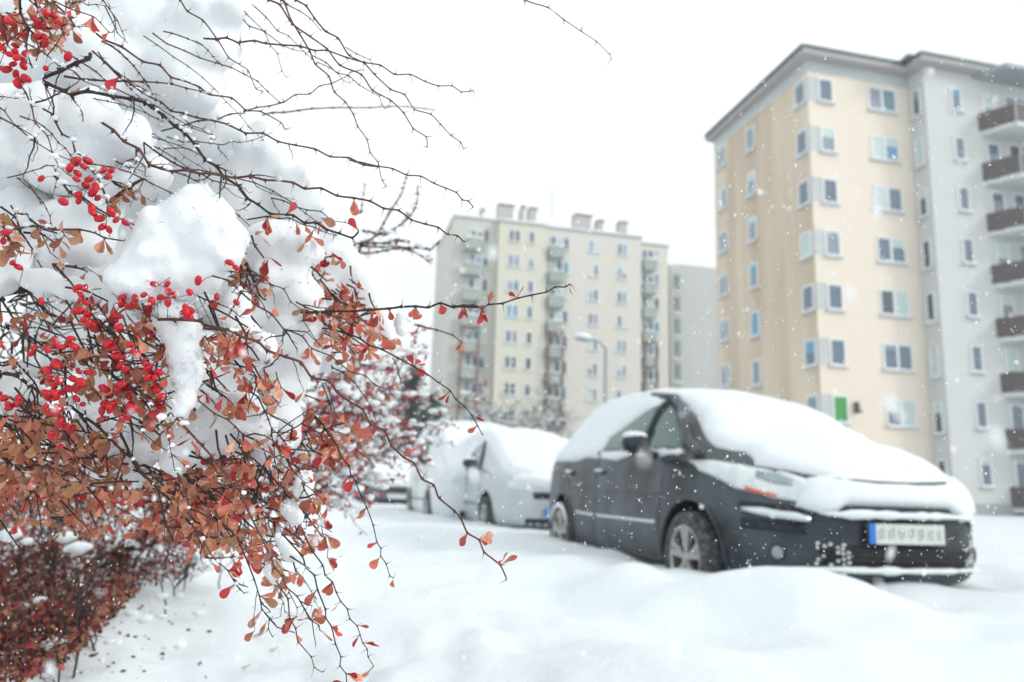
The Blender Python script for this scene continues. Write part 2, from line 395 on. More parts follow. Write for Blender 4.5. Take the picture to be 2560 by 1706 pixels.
# --- distant beige block
def far_block():
    K = lambda x, y: (1080 + x * .3145, 460 + y * .3145)
    Y0 = 80.0
    px, py = K(165, 1000); A0 = aty(px - 8, py, Y0); A0.z = 0
    def on(s, z=0, o=0): return A0 + dR * s - dL * o + UP * z
    def sx(kx, ky, o=0):
        X, Yp = K(kx, ky); z = zat(A0, Yp)
        return solve(lambda s: on(s, z, o), X, -5, 90)
    par = empty("apartment_block", A0); inv = Matrix.Translation(-A0)
    tag(par, "distant pale beige ten-storey block of flats with chimneys and aerial on its flat roof", "building")
    def fin(o): o.matrix_parent_inverse = inv; return o
    ym = 900
    xa, xb, xc, xd, xe = 0, sx(500, ym), sx(880, ym), sx(1655, ym), sx(1905, ym)
    ZT = zat(A0, K(0, 232)[1]) - .5; 
    beige = pmat("render_beige", (.67, .65, .59), .9, noise_amt=.35, nscale=.12, col2=(.60, .58, .51), streak=True)
    yell = pmat("render_yellow", (.67, .65, .565), .9, noise_amt=.35, nscale=.12, col2=(.62, .60, .48), streak=True)
    gside = pmat("render_side", (.60, .60, .55), .9, noise_amt=.3, nscale=.2, streak=True)
    D = 13
    def wing(a, b, o, zt, m, nm):
        bm = bmesh.new(); prism(bm, [on(a, 0, o), on(b, 0, o), on(b, 0, -D), on(a, 0, -D)], 0, zt); 
        fin(obj(nm, bm, m, par))
        bm = bmesh.new(); prism(bm, [on(a - .1, 0, o + .12), on(b + .1, 0, o + .12), on(b + .1, 0, -D), on(a - .1, 0, -D)], zt + .002, zt + .28); fin(obj("parapet", bm, pmat("parapet", (.36, .4, .38), .8), par))
        snow_strip(par, on(a, zt + .28, o - .3), on(b, zt + .28, o - .3), .8, .3).matrix_parent_inverse = inv
    zB = zat(on(xb, 0, 1.0), K(0, 268)[1]) - .5; 
    pC = on(xd); zC = zat(pC, K(0, 412)[1]) - .5; pD = on(xd + 1, 0, -1); zD = zat(pD, K(0, 456)[1]) - .5
    wing(xa, xb - .01, 0, ZT, gside, "stair_wing"); wing(xb, xc - .01, 1.0, zB, yell, "middle_wing"); wing(xc, xd - .01, .3, zC, beige, "long_wing"); wing(xd, xe, -.9, zD, yell, "end_wing")
    floors = 10; ysill = [K(0, 487 + 193 * i)[1] for i in range(floors)]
    z0 = zat(on(sx(660, 480)), ysill[0]); fl = 2.8
    zs = [z0 - fl * i for i in range(floors)]
    zs = [z for z in zs if z > .4]
    H = 1.45
    def col(k0, k1, o, leaves, skip=(), shift=0, ky=900):
        a, b = sx(k0, ky, o), sx(k1, ky, o)
        for i, z in enumerate(zs):
            if i in skip: continue
            fin(window(par, on(0, 0, o), dR, -dL, a, b, z + shift, z + shift + H, leaves, frame_w=.13))
    col(590, 690, 1.0, 2); col(752, 806, 1.0, 1)
    col(1240, 1322, .3, 2); col(1468, 1550, .3, 2)
    conc = pmat("balcony_panel", (.36, .41, .38), .85, noise_amt=.4, nscale=.7, col2=(.3, .34, .32)); brown = pmat("balcony_frame", (.16, .07, .06), .7)
    for (k0, k1, w0, w1, o, clad) in ((225, 370, 280, 440, 0, (4, 5, 6, 7, 8)), (905, 1025, 925, 1085, .3, (4, 5, 6, 7, 8)), (1655, 1755, 1665, 1810, -.9, (4, 5, 6, 8))):
        a, b = sx(k0, ym, o), sx(k1, ym, o); wa, wb = sx(w0, ym, o), sx(w1, ym, o)
        for i, z in enumerate(zs):
            zf = z - 1.1
            bl = empty("balcony", on(a, zf, o)); bl.parent = par; bl.matrix_parent_inverse = inv; bi = Matrix.Translation(-on(a, zf, o))
            bm = bmesh.new(); box(bm, on((a + b) / 2, zf - .1, o + .6), (b - a, 1.2, .2), dR, dL); x = obj("slab", bm, conc, bl); x.matrix_parent_inverse = bi
            bm = bmesh.new(); box(bm, on((a + b) / 2, zf + .5, o + 1.17), (b - a - .02, .06, .98), dR, dL); box(bm, on(a + .04, zf + .5, o + .57), (.06, 1.1, .98), dR, dL); box(bm, on(b - .04, zf + .5, o + .57), (.06, 1.1, .98), dR, dL)
            x = obj("railing", bm, conc, bl); x.matrix_parent_inverse = bi
            x = snow_strip(bl, on(a, zf + 1.0, o + 1.17), on(b, zf + 1.0, o + 1.17), .22, .16 if i % 3 else .3, 'snow_cap'); x.matrix_parent_inverse = bi
            if i in clad:
                bm = bmesh.new()
                for q in (a + .06, b - .06): box(bm, on(q, zf + 1.2, o + 1.24), (.2, .1, 2.9), dR, dL)
                box(bm, on((a + b) / 2, zf + 2.5, o + 1.24), (b - a - .34, .09, .2), dR, dL)
                x = obj("brown_frame", bm, brown, bl); x.matrix_parent_inverse = bi
            fin(window(par, on(0, 0, o), dR, -dL, wa, wb, z - .1, z + H, 3, frame_w=.12))
    # chimneys
    brick = pmat("chimney_render", (.50, .48, .465), .9); capm = pmat("chimney_cap", (.12, .12, .13), .8)
    for k0, k1, y0, y1 in ((512, 632, 160, 262), (692, 722, 178, 262), (758, 815, 190, 270), (1118, 1250, 240, 330), (1300, 1345, 290, 350), (1475, 1535, 300, 378), (375, 398, 200, 236)):
        a, b = sx(k0, 260, -3), sx(k1, 260, -3); zt = zat(on(a, 0, -3), K(0, y0)[1]); zb = min(ZT, zC) - .5
        c = empty("chimney", on(a, zb, -3)); c.parent = par; c.matrix_parent_inverse = inv; ci = Matrix.Translation(-on(a, zb, -3))
        bm = bmesh.new(); box(bm, on((a + b) / 2, (zt - .35 + zb) / 2, -3), (b - a, 1.2, zt - .35 - zb), dR, dL); x = obj("stack", bm, brick, c); x.matrix_parent_inverse = ci
        bm = bmesh.new(); box(bm, on((a + b) / 2 + .1, zt - .24, -3), (b - a + .12, 1.4, .2), dR, dL); x = obj("cap", bm, capm, c); x.matrix_parent_inverse = ci
        snow_strip(c, on(a, zt - .14, -3), on(b, zt - .14, -3), 1.2, .18, 'snow_cap').matrix_parent_inverse = ci
    # aerial mast
    am = sx(948, 300, -3); bm = bmesh.new(); zt = zat(on(am, 0, -3), K(0, 20)[1]); tube(bm, [on(am, ZT - 2, -3), on(am, zt, -3)], .05, 5)
    for k in range(6): tube(bm, [on(am - .9 + .08 * k, zt - .4 - .5 * k, -3), on(am + .9 - .08 * k, zt - .4 - .5 * k, -3)], .025, 4)
    fin(obj("aerial", bm, pmat("aerial_grey", (.35, .38, .4), .5, metal=.5), par))
    # third, lower block to the right and behind
    B0 = aty(*K(1900, 1200), 92); B0.z = 0; p2 = empty("apartment_block", B0); i2 = Matrix.Translation(-B0)
    tag(p2, "plain grey gable of a block of flats between the beige block and the cream one", "building")
    zt = zat(B0, K(0, 636)[1]); bm = bmesh.new(); prism(bm, [B0, B0 + dR * 34, B0 + dR * 34 + dL * 12, B0 + dL * 12], 0, zt)
    o = obj("wall", bm, pmat("render_palegrey", (.52, .54, .52), .9, noise_amt=.3, nscale=.15, streak=True), p2); o.matrix_parent_inverse = i2
    snow_strip(p2, B0 + UP * zt + dL * .3, B0 + dR * 34 + UP * zt + dL * .3, .7, .25).matrix_parent_inverse = i2
    s1 = solve(lambda s: B0 + dR * s + UP * 12, K(1985, 0)[0], 0, 20); zq = zat(B0, K(0, 870)[1])
    wd = pmat("loggia_dark", (.20, .24, .24), .7)
    for k in range(8):
        z = zq - 2.8 * k
        if z < .6: break
        bm = bmesh.new(); rect(bm, B0, dR, z + .55, z + 2.5, .35, s1 - .1, -dL, .02); o = obj("window", bm, wd, p2); o.matrix_parent_inverse = i2
        bm = bmesh.new(); rect(bm, B0, dR, z + 1.1, z + 2.3, .6, s1 - .5, -dL, .035); q = obj("pane", bm, GL[0], o)
        q.matrix_parent_inverse = i2 if False else Matrix.Identity(4)
        o2 = snow_strip(p2, B0 + dR * .1 - dL * .1 + UP * (z + .2), B0 + dR * (s1 + .1) - dL * .1 + UP * (z + .2), .3, .22, 'sill_snow'); o2.matrix_parent_inverse = i2
far_block()
# little pale yellow building at the far end of the car park
def far_house():
    s = .3188; K = lambda x, y: (900 + x * s, 860 + y * s)
    A = aty(*K(60, 1100), 62); A.z = 0; p = empty("apartment_block", A); inv = Matrix.Translation(-A)
    tag(p, "low pale yellow building far off, half hidden by red twigs", "building")
    W = 13; zt = zat(A, K(0, 870)[1]); 
    wd = solve(lambda q: A + dR * q + UP * 2, K(250, 0)[0], 0, 40)
    A2 = A - dR * 1.5
    bm = bmesh.new(); prism(bm, [A2, A + dR * wd, A + dR * wd + dL * 9, A2 + dL * 9], 0, zt); o = obj("wall", bm, pmat("render_lemon", (.66, .63, .46), .9, noise_amt=.3, nscale=.3), p); o.matrix_parent_inverse = inv
    snow_strip(p, A2 + UP * zt, A + dR * wd + UP * zt, 1.2, .35).matrix_parent_inverse = inv
    for i in range(3):
        for k in range(1):
            z = 1.5 + 2.8 * i
            if z + 1.5 > zt: continue
            o = window(p, A2, dR, -dL, 1 + 2.6 * k, 2.3 + 2.6 * k, z, z + 1.4, 2, frame_w=.12); o.matrix_parent_inverse = inv
far_house()
# ------------------------------------------------------------------ street lamp
def lamp():
    b = aty(1511, 1180, 27); gz = ground(b.x, b.y); base = Vector((b.x, b.y, gz - .1))
    top = Vector((b.x, b.y, zat(b, 872))); root = empty("street_lamp", base); inv = Matrix.Translation(-base)
    tag(root, "tall grey street lamp with a snow-topped head, in front of the beige block", "street lamp")
    m = pmat("lamp_grey", (.30, .34, .36), .5, metal=.4)
    bm = bmesh.new(); tube(bm, [base, base + UP * 1.2, base + UP * 1.25, top], [.11, .11, .075, .06], 10); o = obj("pole", bm, m, root, True); o.matrix_parent_inverse = inv
    e = aty(1470, 850, 27.2)
    bm = bmesh.new(); tube(bm, [top - UP * .03, top + (e - top) * .3 + UP * .15, top + (e - top) * .7 + UP * .1, e], .045, 8); o = obj("arm", bm, m, root, True); o.matrix_parent_inverse = inv
    h = aty(1443, 846, 27.3); d = (h - e).normalized(); M = Matrix.Translation((h + e) / 2) @ d.to_track_quat('X', 'Z').to_matrix().to_4x4()
    L = (h - e).length
    bm = bmesh.new(); bmesh.ops.create_icosphere(bm, subdivisions=3, radius=1, matrix=M @ Matrix.Diagonal((L * .75, .19, .09, 1))); o = obj("lamp_head", bm, m, root, True); o.matrix_parent_inverse = inv
    bm = bmesh.new(); bmesh.ops.create_icosphere(bm, subdivisions=3, radius=1, matrix=Matrix.Translation((0, 0, .1)) @ M @ Matrix.Diagonal((L * .78, .23, .13, 1))); o = obj("snow_cap", bm, SNOWF, root, True); o.matrix_parent_inverse = inv
lamp()
# ------------------------------------------------------------------ cars
PAINT = pmat("paint_dark_grey", (.010, .013, .019), .42, metal=.1, spec=.25, coat=.2, noise_amt=1, nscale=2.6, col2=(.075, .095, .115), bump=.04, bscale=60)
PAINTS = pmat("paint_silver", (.42, .47, .49), .4, metal=.3, coat=.4, noise_amt=.4, nscale=7, col2=(.55, .58, .6))
PAINTW = pmat("paint_white", (.62, .66, .68), .4, coat=.4, noise_amt=.3, nscale=7, col2=(.7, .72, .74))
PLAST = pmat("black_plastic", (.008, .010, .014), .6, spec=.3, noise_amt=.5, nscale=14, col2=(.06, .07, .085))
RUB = pmat("rubber", (.012, .013, .016), .85, noise_amt=.45, nscale=28, col2=(.25, .27, .3))
ALLOY = pmat("alloy", (.42, .41, .40), .35, metal=.75)
CGL = pmat("car_glass", (.045, .10, .085), .08, spec=.8)
CHROME = pmat("chrome", (.6, .63, .66), .15, metal=1)
LENSM = pmat("headlight_lens", (.72, .76, .76), .3, noise_amt=.6, nscale=12, col2=(.42, .5, .5), coat=.3)
ORANGE = pmat("indicator", (.62, .13, .07), .4); REDL = pmat("tail_red", (.6, .02, .03), .3)
def short_nose(st, k=.93): return [((s[0] * k if s[0] > 0 else s[0]),) + tuple(s[1:]) for s in st]
MPV = [  # x, zbot, w, zsh, wsh, zr, wr, zc
    (.95, .33, .32, .64, .30, .70, .20, .73), (.925, .27, .48, .70, .44, .78, .32, .81), (.84, .24, .64, .77, .58, .86, .43, .89), (.66, .22, .765, .84, .70, .93, .53, .96),
    (.36, .20, .86, .90, .80, 1.01, .60, 1.06), (.05, .2, .905, .96, .855, 1.07, .64, 1.13), (-.3, .2, .915, 1.0, .865, 1.19, .67, 1.255), (-.65, .2, .915, 1.02, .87, 1.38, .67, 1.445), (-1.0, .2, .915, 1.03, .87, 1.50, .655, 1.575),
    (-1.4, .2, .915, 1.04, .87, 1.57, .625, 1.63), (-2.0, .2, .915, 1.05, .87, 1.59, .61, 1.66), (-2.6, .2, .915, 1.06, .865, 1.56, .59, 1.63), (-3.0, .21, .9, 1.07, .85, 1.47, .565, 1.54), (-3.3, .24, .87, 1.07, .81, 1.30, .54, 1.37), (-3.48, .28, .80, 1.02, .73, 1.12, .5, 1.17), (-3.54, .34, .66, .9, .6, .98, .42, 1.0)]
VAN = [(.86, .3, .5, .62, .45, .7, .3, .74), (.83, .22, .7, .72, .62, .8, .45, .84), (.72, .2, .84, .85, .76, .95, .55, .99), (.45, .2, .9, .98, .84, 1.1, .62, 1.13), (.1, .2, .92, 1.06, .87, 1.2, .68, 1.23), (-.2, .2, .92, 1.1, .88, 1.42, .72, 1.45), (-.5, .2, .92, 1.12, .89, 1.68, .74, 1.72),
       (-.8, .2, .92, 1.13, .89, 1.8, .74, 1.86), (-1.4, .2, .92, 1.13, .89, 1.84, .74, 1.9), (-2.4, .2, .92, 1.13, .89, 1.84, .74, 1.9), (-3.2, .2, .91, 1.13, .88, 1.8, .73, 1.86), (-3.45, .24, .88, 1.1, .84, 1.6, .7, 1.66), (-3.52, .3, .8, 1.0, .76, 1.4, .62, 1.45)]
HATCH = [(.78, .27, .44, .55, .40, .62, .26, .65), (.75, .2, .62, .62, .56, .7, .40, .72), (.62, .17, .78, .72, .70, .78, .50, .81), (.3, .18, .82, .82, .76, .89, .57, .92), (-.1, .18, .83, .88, .78, .96, .6, .98), (-.4, .2, .83, .92, .79, 1.06, .62, 1.08),
         (-.8, .2, .83, .94, .79, 1.28, .6, 1.32), (-1.1, .2, .83, .95, .79, 1.38, .59, 1.43), (-1.7, .2, .83, .96, .79, 1.4, .58, 1.46), (-2.3, .2, .83, .97, .78, 1.35, .56, 1.41), (-2.7, .22, .82, .98, .76, 1.22, .54, 1.28), (-2.95, .26, .76, .95, .7, 1.0, .5, 1.03), (-3.0, .32, .64, .85, .58, .9, .4, .92)]

def car_body(ST, wb, mat, arch=.37):
    bm = bmesh.new(); rings = []
    for x, zb, w_, zs, ws, zr, wr, zc in ST:
        half = [(0, zb - .01), (w_ * .7, zb), (w_ * .95, zb + .03), (w_, zb + .14), (w_ * 1.0, (zb + zs) * .5 - .03), (w_ * .985, (zb + zs) * .5 + .1), (w_ * .975, zs - .1), (ws, zs), (ws - (ws - wr) * .12, zs + (zr - zs) * .16), (ws - (ws - wr) * .55, zs + (zr - zs) * .6), (wr, zr), (wr * .75, zr + (zc - zr) * .6), (wr * .38, zc - (zc - zr) * .1), (0, zc)]
        ring = [bm.verts.new((x, -y, z)) for y, z in half] + [bm.verts.new((x, y, z)) for y, z in half[-2:0:-1]]
        rings.append(ring)
    n_ = len(rings[0])
    for i in range(len(rings) - 1):
        for k in range(n_): bm.faces.new((rings[i][k], rings[i][(k + 1) % n_], rings[i + 1][(k + 1) % n_], rings[i + 1][k]))
    for ring, sgn in ((rings[0], 1), (rings[-1], -1)):
        c = Vector(); 
        for v in ring: c += v.co
        c /= n_; inner = [bm.verts.new(c + (v.co - c) * .55 + Vector((.012 * sgn, 0, 0))) for v in ring]
        for k in range(n_): bm.faces.new((ring[k], ring[(k + 1) % n_], inner[(k + 1) % n_], inner[k]))
        cv = bm.verts.new(c + Vector((.014 * sgn, 0, 0)))
        for k in range(n_): bm.faces.new((inner[k], inner[(k + 1) % n_], cv))
    bmesh.ops.recalc_face_normals(bm, faces=bm.faces)
    o = obj("body", bm, [mat, PLAST], smooth=True)
    sm = o.modifiers.new("s", 'SUBSURF'); sm.levels = 2; sm.render_levels = 2
    full = evaluated(o); old = o.data; o.modifiers.clear(); o.data = full; bpy.data.meshes.remove(old)
    bvh = BVHTree.FromPolygons([v.co.copy() for v in full.vertices], [list(p.vertices) for p in full.polygons])
    cutters = []
    for cx in (0, -wb):
        for s in (-1, 1):
            cb = bmesh.new(); M = Matrix.Translation((cx, s * .88, .33)) @ Matrix.Rotation(math.pi / 2, 4, 'X')
            bmesh.ops.create_cone(cb, cap_ends=True, segments=40, radius1=arch, radius2=arch, depth=.56, matrix=M); 
            for f in cb.faces: f.material_index = 1
            c = obj("cut", cb, [mat, PLAST]); cutters.append(c); m = o.modifiers.new("b", 'BOOLEAN'); m.object = c; m.operation = 'DIFFERENCE'; m.solver = 'EXACT'
    me = evaluated(o); o.modifiers.clear(); o.data = me
    for c in cutters: bpy.data.objects.remove(c)
    return o, bvh

def patch(bvh, poly, axis, thick, step=.05, name="patch", mat=None, parent=None, base=.002, edge=.12, namp=0, closed=True, inward=.02, mi=None, seed=0, smooth=True):
    """sheet lying on the body: outline poly in the two axes seen along `axis`; rises by thick (number or fn)"""
    dirs = {'top': (Vector((0, 0, -1)), lambda a, b: Vector((a, b, 4))), 'right': (Vector((0, 1, 0)), lambda a, b: Vector((a, -4, b))),
            'left': (Vector((0, -1, 0)), lambda a, b: Vector((a, 4, b))), 'front': (Vector((-1, 0, 0)), lambda a, b: Vector((4, a, b)))}
    dv, org = dirs[axis]; P = []
    n_ = len(poly)
    for i in range(n_):
        a, b = Vector(poly[i]), Vector(poly[(i + 1) % n_]); k = max(1, int((b - a).length / step))
        for j in range(k): P.append(a.lerp(b, j / k))
    nb = len(P)
    def dist(q):
        d = 9
        for i in range(nb):
            a, b = P[i], P[(i + 1) % nb]; ab = b - a; t = max(0, min(1, (q - a).dot(ab) / max(1e-9, ab.dot(ab)))); d = min(d, (a + ab * t - q).length)
        return d
    def inside(q):
        c = False; j = nb - 1
        for i in range(nb):
            if (P[i].y > q.y) != (P[j].y > q.y) and q.x < (P[j].x - P[i].x) * (q.y - P[i].y) / (P[j].y - P[i].y) + P[i].x: c = not c
            j = i
        return c
    x0, x1 = min(p.x for p in P), max(p.x for p in P); y0, y1 = min(p.y for p in P), max(p.y for p in P)
    pts = list(P); x = x0 + step * .5; r_ = 0
    while x < x1:
        y = y0 + step * (.25 if r_ % 2 else .5)
        while y < y1:
            q = Vector((x, y))
            if inside(q) and dist(q) > step * .45: pts.append(q)
            y += step
        x += step; r_ += 1
    res = delaunay_2d_cdt([Vector((p.x, p.y)) for p in pts], [(i, (i + 1) % nb) for i in range(nb)], [list(range(nb))], 1, 1e-6)
    bm = bmesh.new(); top = []; bot = []; ok = []
    for i, p in enumerate(res[0]):
        hit = bvh.ray_cast(org(p.x, p.y), dv)
        if hit[0] is None:
            nr = bvh.find_nearest(org(p.x, p.y) + dv * 3.2); loc, nrm = nr[0], nr[1]
        else: loc, nrm = hit[0], hit[1]
        if nrm.dot(dv) > 0: nrm = -nrm
        d = dist(Vector(p)); t = thick(p.x, p.y) if callable(thick) else thick
        e = min(1, d / edge) if edge else 1; e = math.sqrt(max(0, 1 - (1 - e) ** 2))
        h = base + t * e
        if namp: h += namp * e * (noise.noise(loc * 4 + Vector((seed, 0, 0))) + .5 * noise.noise(loc * 11))
        top.append(bm.verts.new(loc + nrm * h)); bot.append(bm.verts.new(loc - nrm * inward) if closed else None)
    for f in res[2]:
        try:
            bm.faces.new([top[i] for i in f])
            if closed: bm.faces.new([bot[i] for i in f][::-1])
        except ValueError: pass
    if closed:
        es = [e for e in bm.edges if len(e.link_faces) == 1]; loop = {}
        ti = {v: i for i, v in enumerate(top)}
        for e in es:
            a, b = e.verts
            if a in ti and b in ti:
                try: bm.faces.new((a, b, bot[ti[b]], bot[ti[a]]))
                except ValueError: pass
    bmesh.ops.recalc_face_normals(bm, faces=bm.faces)
    return obj(name, bm, mat, parent, smooth)
def strip(bvh, pts, axis, rad, name, mat, parent, off=0.0, seg=6):
    dirs = {'right': (Vector((0, 1, 0)), lambda a, b: Vector((a, -4, b))), 'front': (Vector((-1, 0, 0)), lambda a, b: Vector((4, a, b))), 'top': (Vector((0, 0, -1)), lambda a, b: Vector((a, b, 4))), 'left': (Vector((0, -1, 0)), lambda a, b: Vector((a, 4, b)))}
    dv, org = dirs[axis]; out = []
    P = [Vector(p) for p in pts]; Q = []
    for a, b in zip(P[:-1], P[1:]):
        k = max(1, int((b - a).length / .05)); Q += [a.lerp(b, j / k) for j in range(k)]
    Q.append(P[-1])
    for p in Q:
        h = bvh.ray_cast(org(p.x, p.y), dv)
        if h[0] is None: continue
        nrm = h[1] if h[1].dot(dv) < 0 else -h[1]
        out.append(h[0] + nrm * off)
    bm = bmesh.new()
    if 'snow' in name: rad = [rad * (1.1 + .9 * noise.noise(p * 7) + .5 * noise.noise(p * 19)) * (1 if 0 < i < len(out) - 1 else .3) for i, p in enumerate(out)]
    tube(bm, out, rad, seg); return obj(name, bm, mat, parent, True)
def wheel(parent, x, side, r=.315, rim=.215, spokes=5, y=.83, snowy=False):
    w_ = empty("wheel", (x, side * y, r)); w_.parent = parent
    M = Matrix.Rotation(-side * math.pi / 2, 4, 'X')      # local Z points outward
    bm = bmesh.new(); lathe(bm, [(rim * .98, -.1), (r * .9, -.105), (r * .985, -.085), (r, -.05), (r, .05), (r * .985, .085), (r * .9, .105), (rim * 1.04, .1), (rim * .99, .085), (rim * .97, -.09), (rim * .98, -.1)], M, 44)
    obj("tyre", bm, RUB, w_, True)
    bm = bmesh.new(); lathe(bm, [(rim * 1.02, .098), (rim * .97, .1), (rim * .93, .085), (rim * .91, .0), (.05, -.02), (.001, -.02)], M, 44)
    for k in range(spokes):
        for da in (-.17, .17):
            a = 2 * math.pi * k / spokes + math.pi / 2; v0 = Vector((math.cos(a) * .035, math.sin(a) * .035, .075)); v1 = Vector((math.cos(a + da) * rim * .95, math.sin(a + da) * rim * .95, .088))
            d = (v1 - v0); L = d.length; d.normalize(); tt = Vector((-d.y, d.x, 0)).normalized(); z = d.cross(tt)
            vs = []
            for q, wd in ((v0, .014), (v1, .02)):
                for s1, s2 in ((-1, -1), (1, -1), (1, 1), (-1, 1)): vs.append(bm.verts.new(M @ (q + tt * wd * s1 * (1 if s2 > 0 else 1.3) + Vector((0, 0, .012 * s2)))))
            for q in ((0, 1, 2, 3), (4, 7, 6, 5), (0, 4, 5, 1), (1, 5, 6, 2), (2, 6, 7, 3), (3, 7, 4, 0)): bm.faces.new([vs[i] for i in q])
    lathe(bm, [(.001, .1), (.03, .1), (.042, .085), (.042, .06)], M, 20)
    bmesh.ops.recalc_face_normals(bm, faces=bm.faces)
    obj("rim", bm, ALLOY, w_)
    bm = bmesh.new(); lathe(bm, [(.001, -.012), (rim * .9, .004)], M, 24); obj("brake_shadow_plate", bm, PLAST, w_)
    if snowy:
        bm = bmesh.new(); a0 = math.pi * .1
        pts = [M @ Vector((math.cos(t) * (r * .88), math.sin(t) * (r * .88), .105)) for t in [a0 + i * (math.pi * .8) / 14 for i in range(15)]]
        tube(bm, pts, [.006 + .018 * math.sin(math.pi * i / 14) for i in range(15)], 6); obj("snow_on_tyre", bm, SNOW, w_, True)
    return w_
def mirror_housing(parent, x, y, z, side, mat):
    m = empty("wing_mirror", (x, y, z)); m.parent = parent
    bm = bmesh.new(); bmesh.ops.create_icosphere(bm, subdivisions=3, radius=1, matrix=Matrix.Translation((0, side * .13, .03)) @ Matrix.Diagonal((.075, .115, .078, 1)))
    for v in bm.verts:
        if v.co.x < -.03: v.co.x = -.03
    obj("mirror_shell", bm, mat, m, True)
    bm = bmesh.new(); tube(bm, [(0, -side * .03, -.06), (0, side * .03, -.03), (0, side * .07, -.01)], [.035, .028, .022], 8); obj("mirror_stalk", bm, PLAST, m, True)
    bm = bmesh.new(); bmesh.ops.create_icosphere(bm, subdivisions=3, radius=1, matrix=Matrix.Translation((-.005, side * .14, .088)) @ Matrix.Diagonal((.055, .10, .035, 1)))
    for v in bm.verts: v.co += v.co.normalized() * .006 * noise.noise(v.co * 25)
    obj("snow_cap", bm, SNOW, m, True)
    return m

def main_car():
    fw = Vector((.245, -.9695, 0)); lf = Vector((.9695, .245, 0))
    hub = aty(1713, 1386, 5.38)                  # centre of the near front wheel
    org = hub + lf * .92; org.z = 0
    root = empty("parked_car", org, math.atan2(fw.y, fw.x))
    tag(root, "dark grey people carrier under thick snow, the largest and nearest of the parked cars", "car")
    wb = 2.73
    body, bvh = car_body(MPV, wb, PAINT); body.parent = root
    for x, sn in ((0, False), (-wb, True)):
        for s in (-1, 1): wheel(root, x, s, snowy=sn)
    # arch lips
    for x in (0, -wb):
        for sd_, ax in ((-1, 'right'), (1, 'left')):
            pts = [(x + .385 * math.cos(a), .33 + .385 * math.sin(a)) for a in [R(-8 + 196 * i / 22) for i in range(23)]]
            strip(bvh, pts, ax, .016, "arch_lip", PAINT, root, .0, 6)
    # glass on the side
    def side(poly, nm, mt, th=.004, **k):
        return patch(bvh, poly, 'right', th, .05, nm, mt, root, edge=0, closed=True, **k)
    fq = [(-.18, 1.045), (-.70, 1.07), (-.84, 1.09), (-.86, 1.50), (-.74, 1.43), (-.5, 1.28), (-.3, 1.15)]
    fq = [(-.22, 1.04), (-.78, 1.06), (-.86, 1.47), (-.7, 1.385), (-.48, 1.245), (-.32, 1.13)]
    side(fq, "quarter_window", CGL)
    side([(-.87, 1.06), (-1.72, 1.08), (-1.70, 1.53), (-1.2, 1.52), (-.94, 1.485)], "front_side_window", CGL)
    side([(-1.82, 1.09), (-2.62, 1.11), (-2.58, 1.49), (-2.2, 1.52), (-1.80, 1.53)], "rear_side_window", CGL)
    side([(-2.72, 1.12), (-3.12, 1.14), (-2.95, 1.36), (-2.68, 1.46)], "rear_quarter_window", CGL)
    strip(bvh, [(-.84, 1.05), (-.91, 1.49)], 'right', .022, "pillar", PLAST, root, .004)
    strip(bvh, [(-1.77, 1.06), (-1.75, 1.54)], 'right', .022, "pillar", PLAST, root, .004)
    strip(bvh, [(.0, 1.0), (-.28, 1.12), (-.47, 1.26), (-.7, 1.41), (-.95, 1.51), (-1.3, 1.565)], 'right', .042, "roof_pillar", PAINT, root, .006, 8)
    # ledge of snow under the front windows
    strip(bvh, [(-.2, 1.03), (-.45, 1.035), (-.85, 1.05), (-1.0, 1.06)], 'right', .022, "snow_ledge", SNOW, root, .012, 8)
    # door shut lines, rubbing strip, handles
    for pts in ([(-.42, .30), (-.44, .6), (-.40, .9), (-.30, 1.02)], [(-1.77, .3), (-1.77, 1.04)], [(-2.42, .62), (-2.62, .95), (-2.66, 1.08)], [(-.42, .29), (-2.3, .29)]):
        strip(bvh, pts, 'right', .005, "door_seam", PLAST, root, -.0015)
    strip(bvh, [(-.50, .53), (-1.74, .53)], 'right', .016, "side_trim", CHROME, root, -.003); strip(bvh, [(-1.80, .53), (-2.30, .54)], 'right', .016, "side_trim", CHROME, root, -.003)
    for x in (-1.58, -2.42):
        strip(bvh, [(x, .90), (x - .2, .905)], 'right', .015, "door_handle", PAINT, root, .016)
        strip(bvh, [(x + .01, .922), (x - .2, .925)], 'right', .013, "handle_snow", SNOW, root, .02)
    strip(bvh, [(-.45, .24), (-2.35, .24)], 'right', .03, "sill_trim", PLAST, root, -.008)
    strip(bvh, [(-.46, .74), (-1.0, .735), (-1.74, .75), (-2.5, .78)], 'right', .007, "body_crease", PAINT, root, .0)
    mirror_housing(root, -.50, -.93, 1.07, -1, PLAST); mirror_housing(root, -.50, .93, 1.07, 1, PLAST)
    # front: headlights, grille, plate, lower intake
    for s in (-1, 1):
        P = [(s * .50, .70), (s * .70, .735), (s * .80, .79), (s * .855, .90), (s * .85, .975), (s * .78, .97), (s * .64, .91), (s * .50, .80)]
        h = patch(bvh, P if s > 0 else P[::-1], 'front', .012, .03, "headlight", LENSM, root, edge=.03, inward=.03)
        P = [(s * .60, .80), (s * .68, .815), (s * .72, .85), (s * .70, .885), (s * .63, .87), (s * .585, .83)]
        patch(bvh, P if s > 0 else P[::-1], 'front', .004, .03, "reflector", pmat('reflector_grey', (.30, .37, .38), .25, metal=.4), h, base=.0155, edge=0, inward=-.012)
        P = [(s * .68, .735), (s * .72, .745), (s * .77, .775), (s * .77, .797), (s * .72, .764), (s * .68, .752)]
        patch(bvh, P if s > 0 else P[::-1], 'front', .006, .03, "indicator", ORANGE, h, base=.016, edge=0, inward=-.01)
    def front(poly, nm, mt, th, base=.002, par=root, edge=.015, step=.04, **k): return patch(bvh, poly, 'front', th, step, nm, mt, par, base=base, edge=edge, **k)
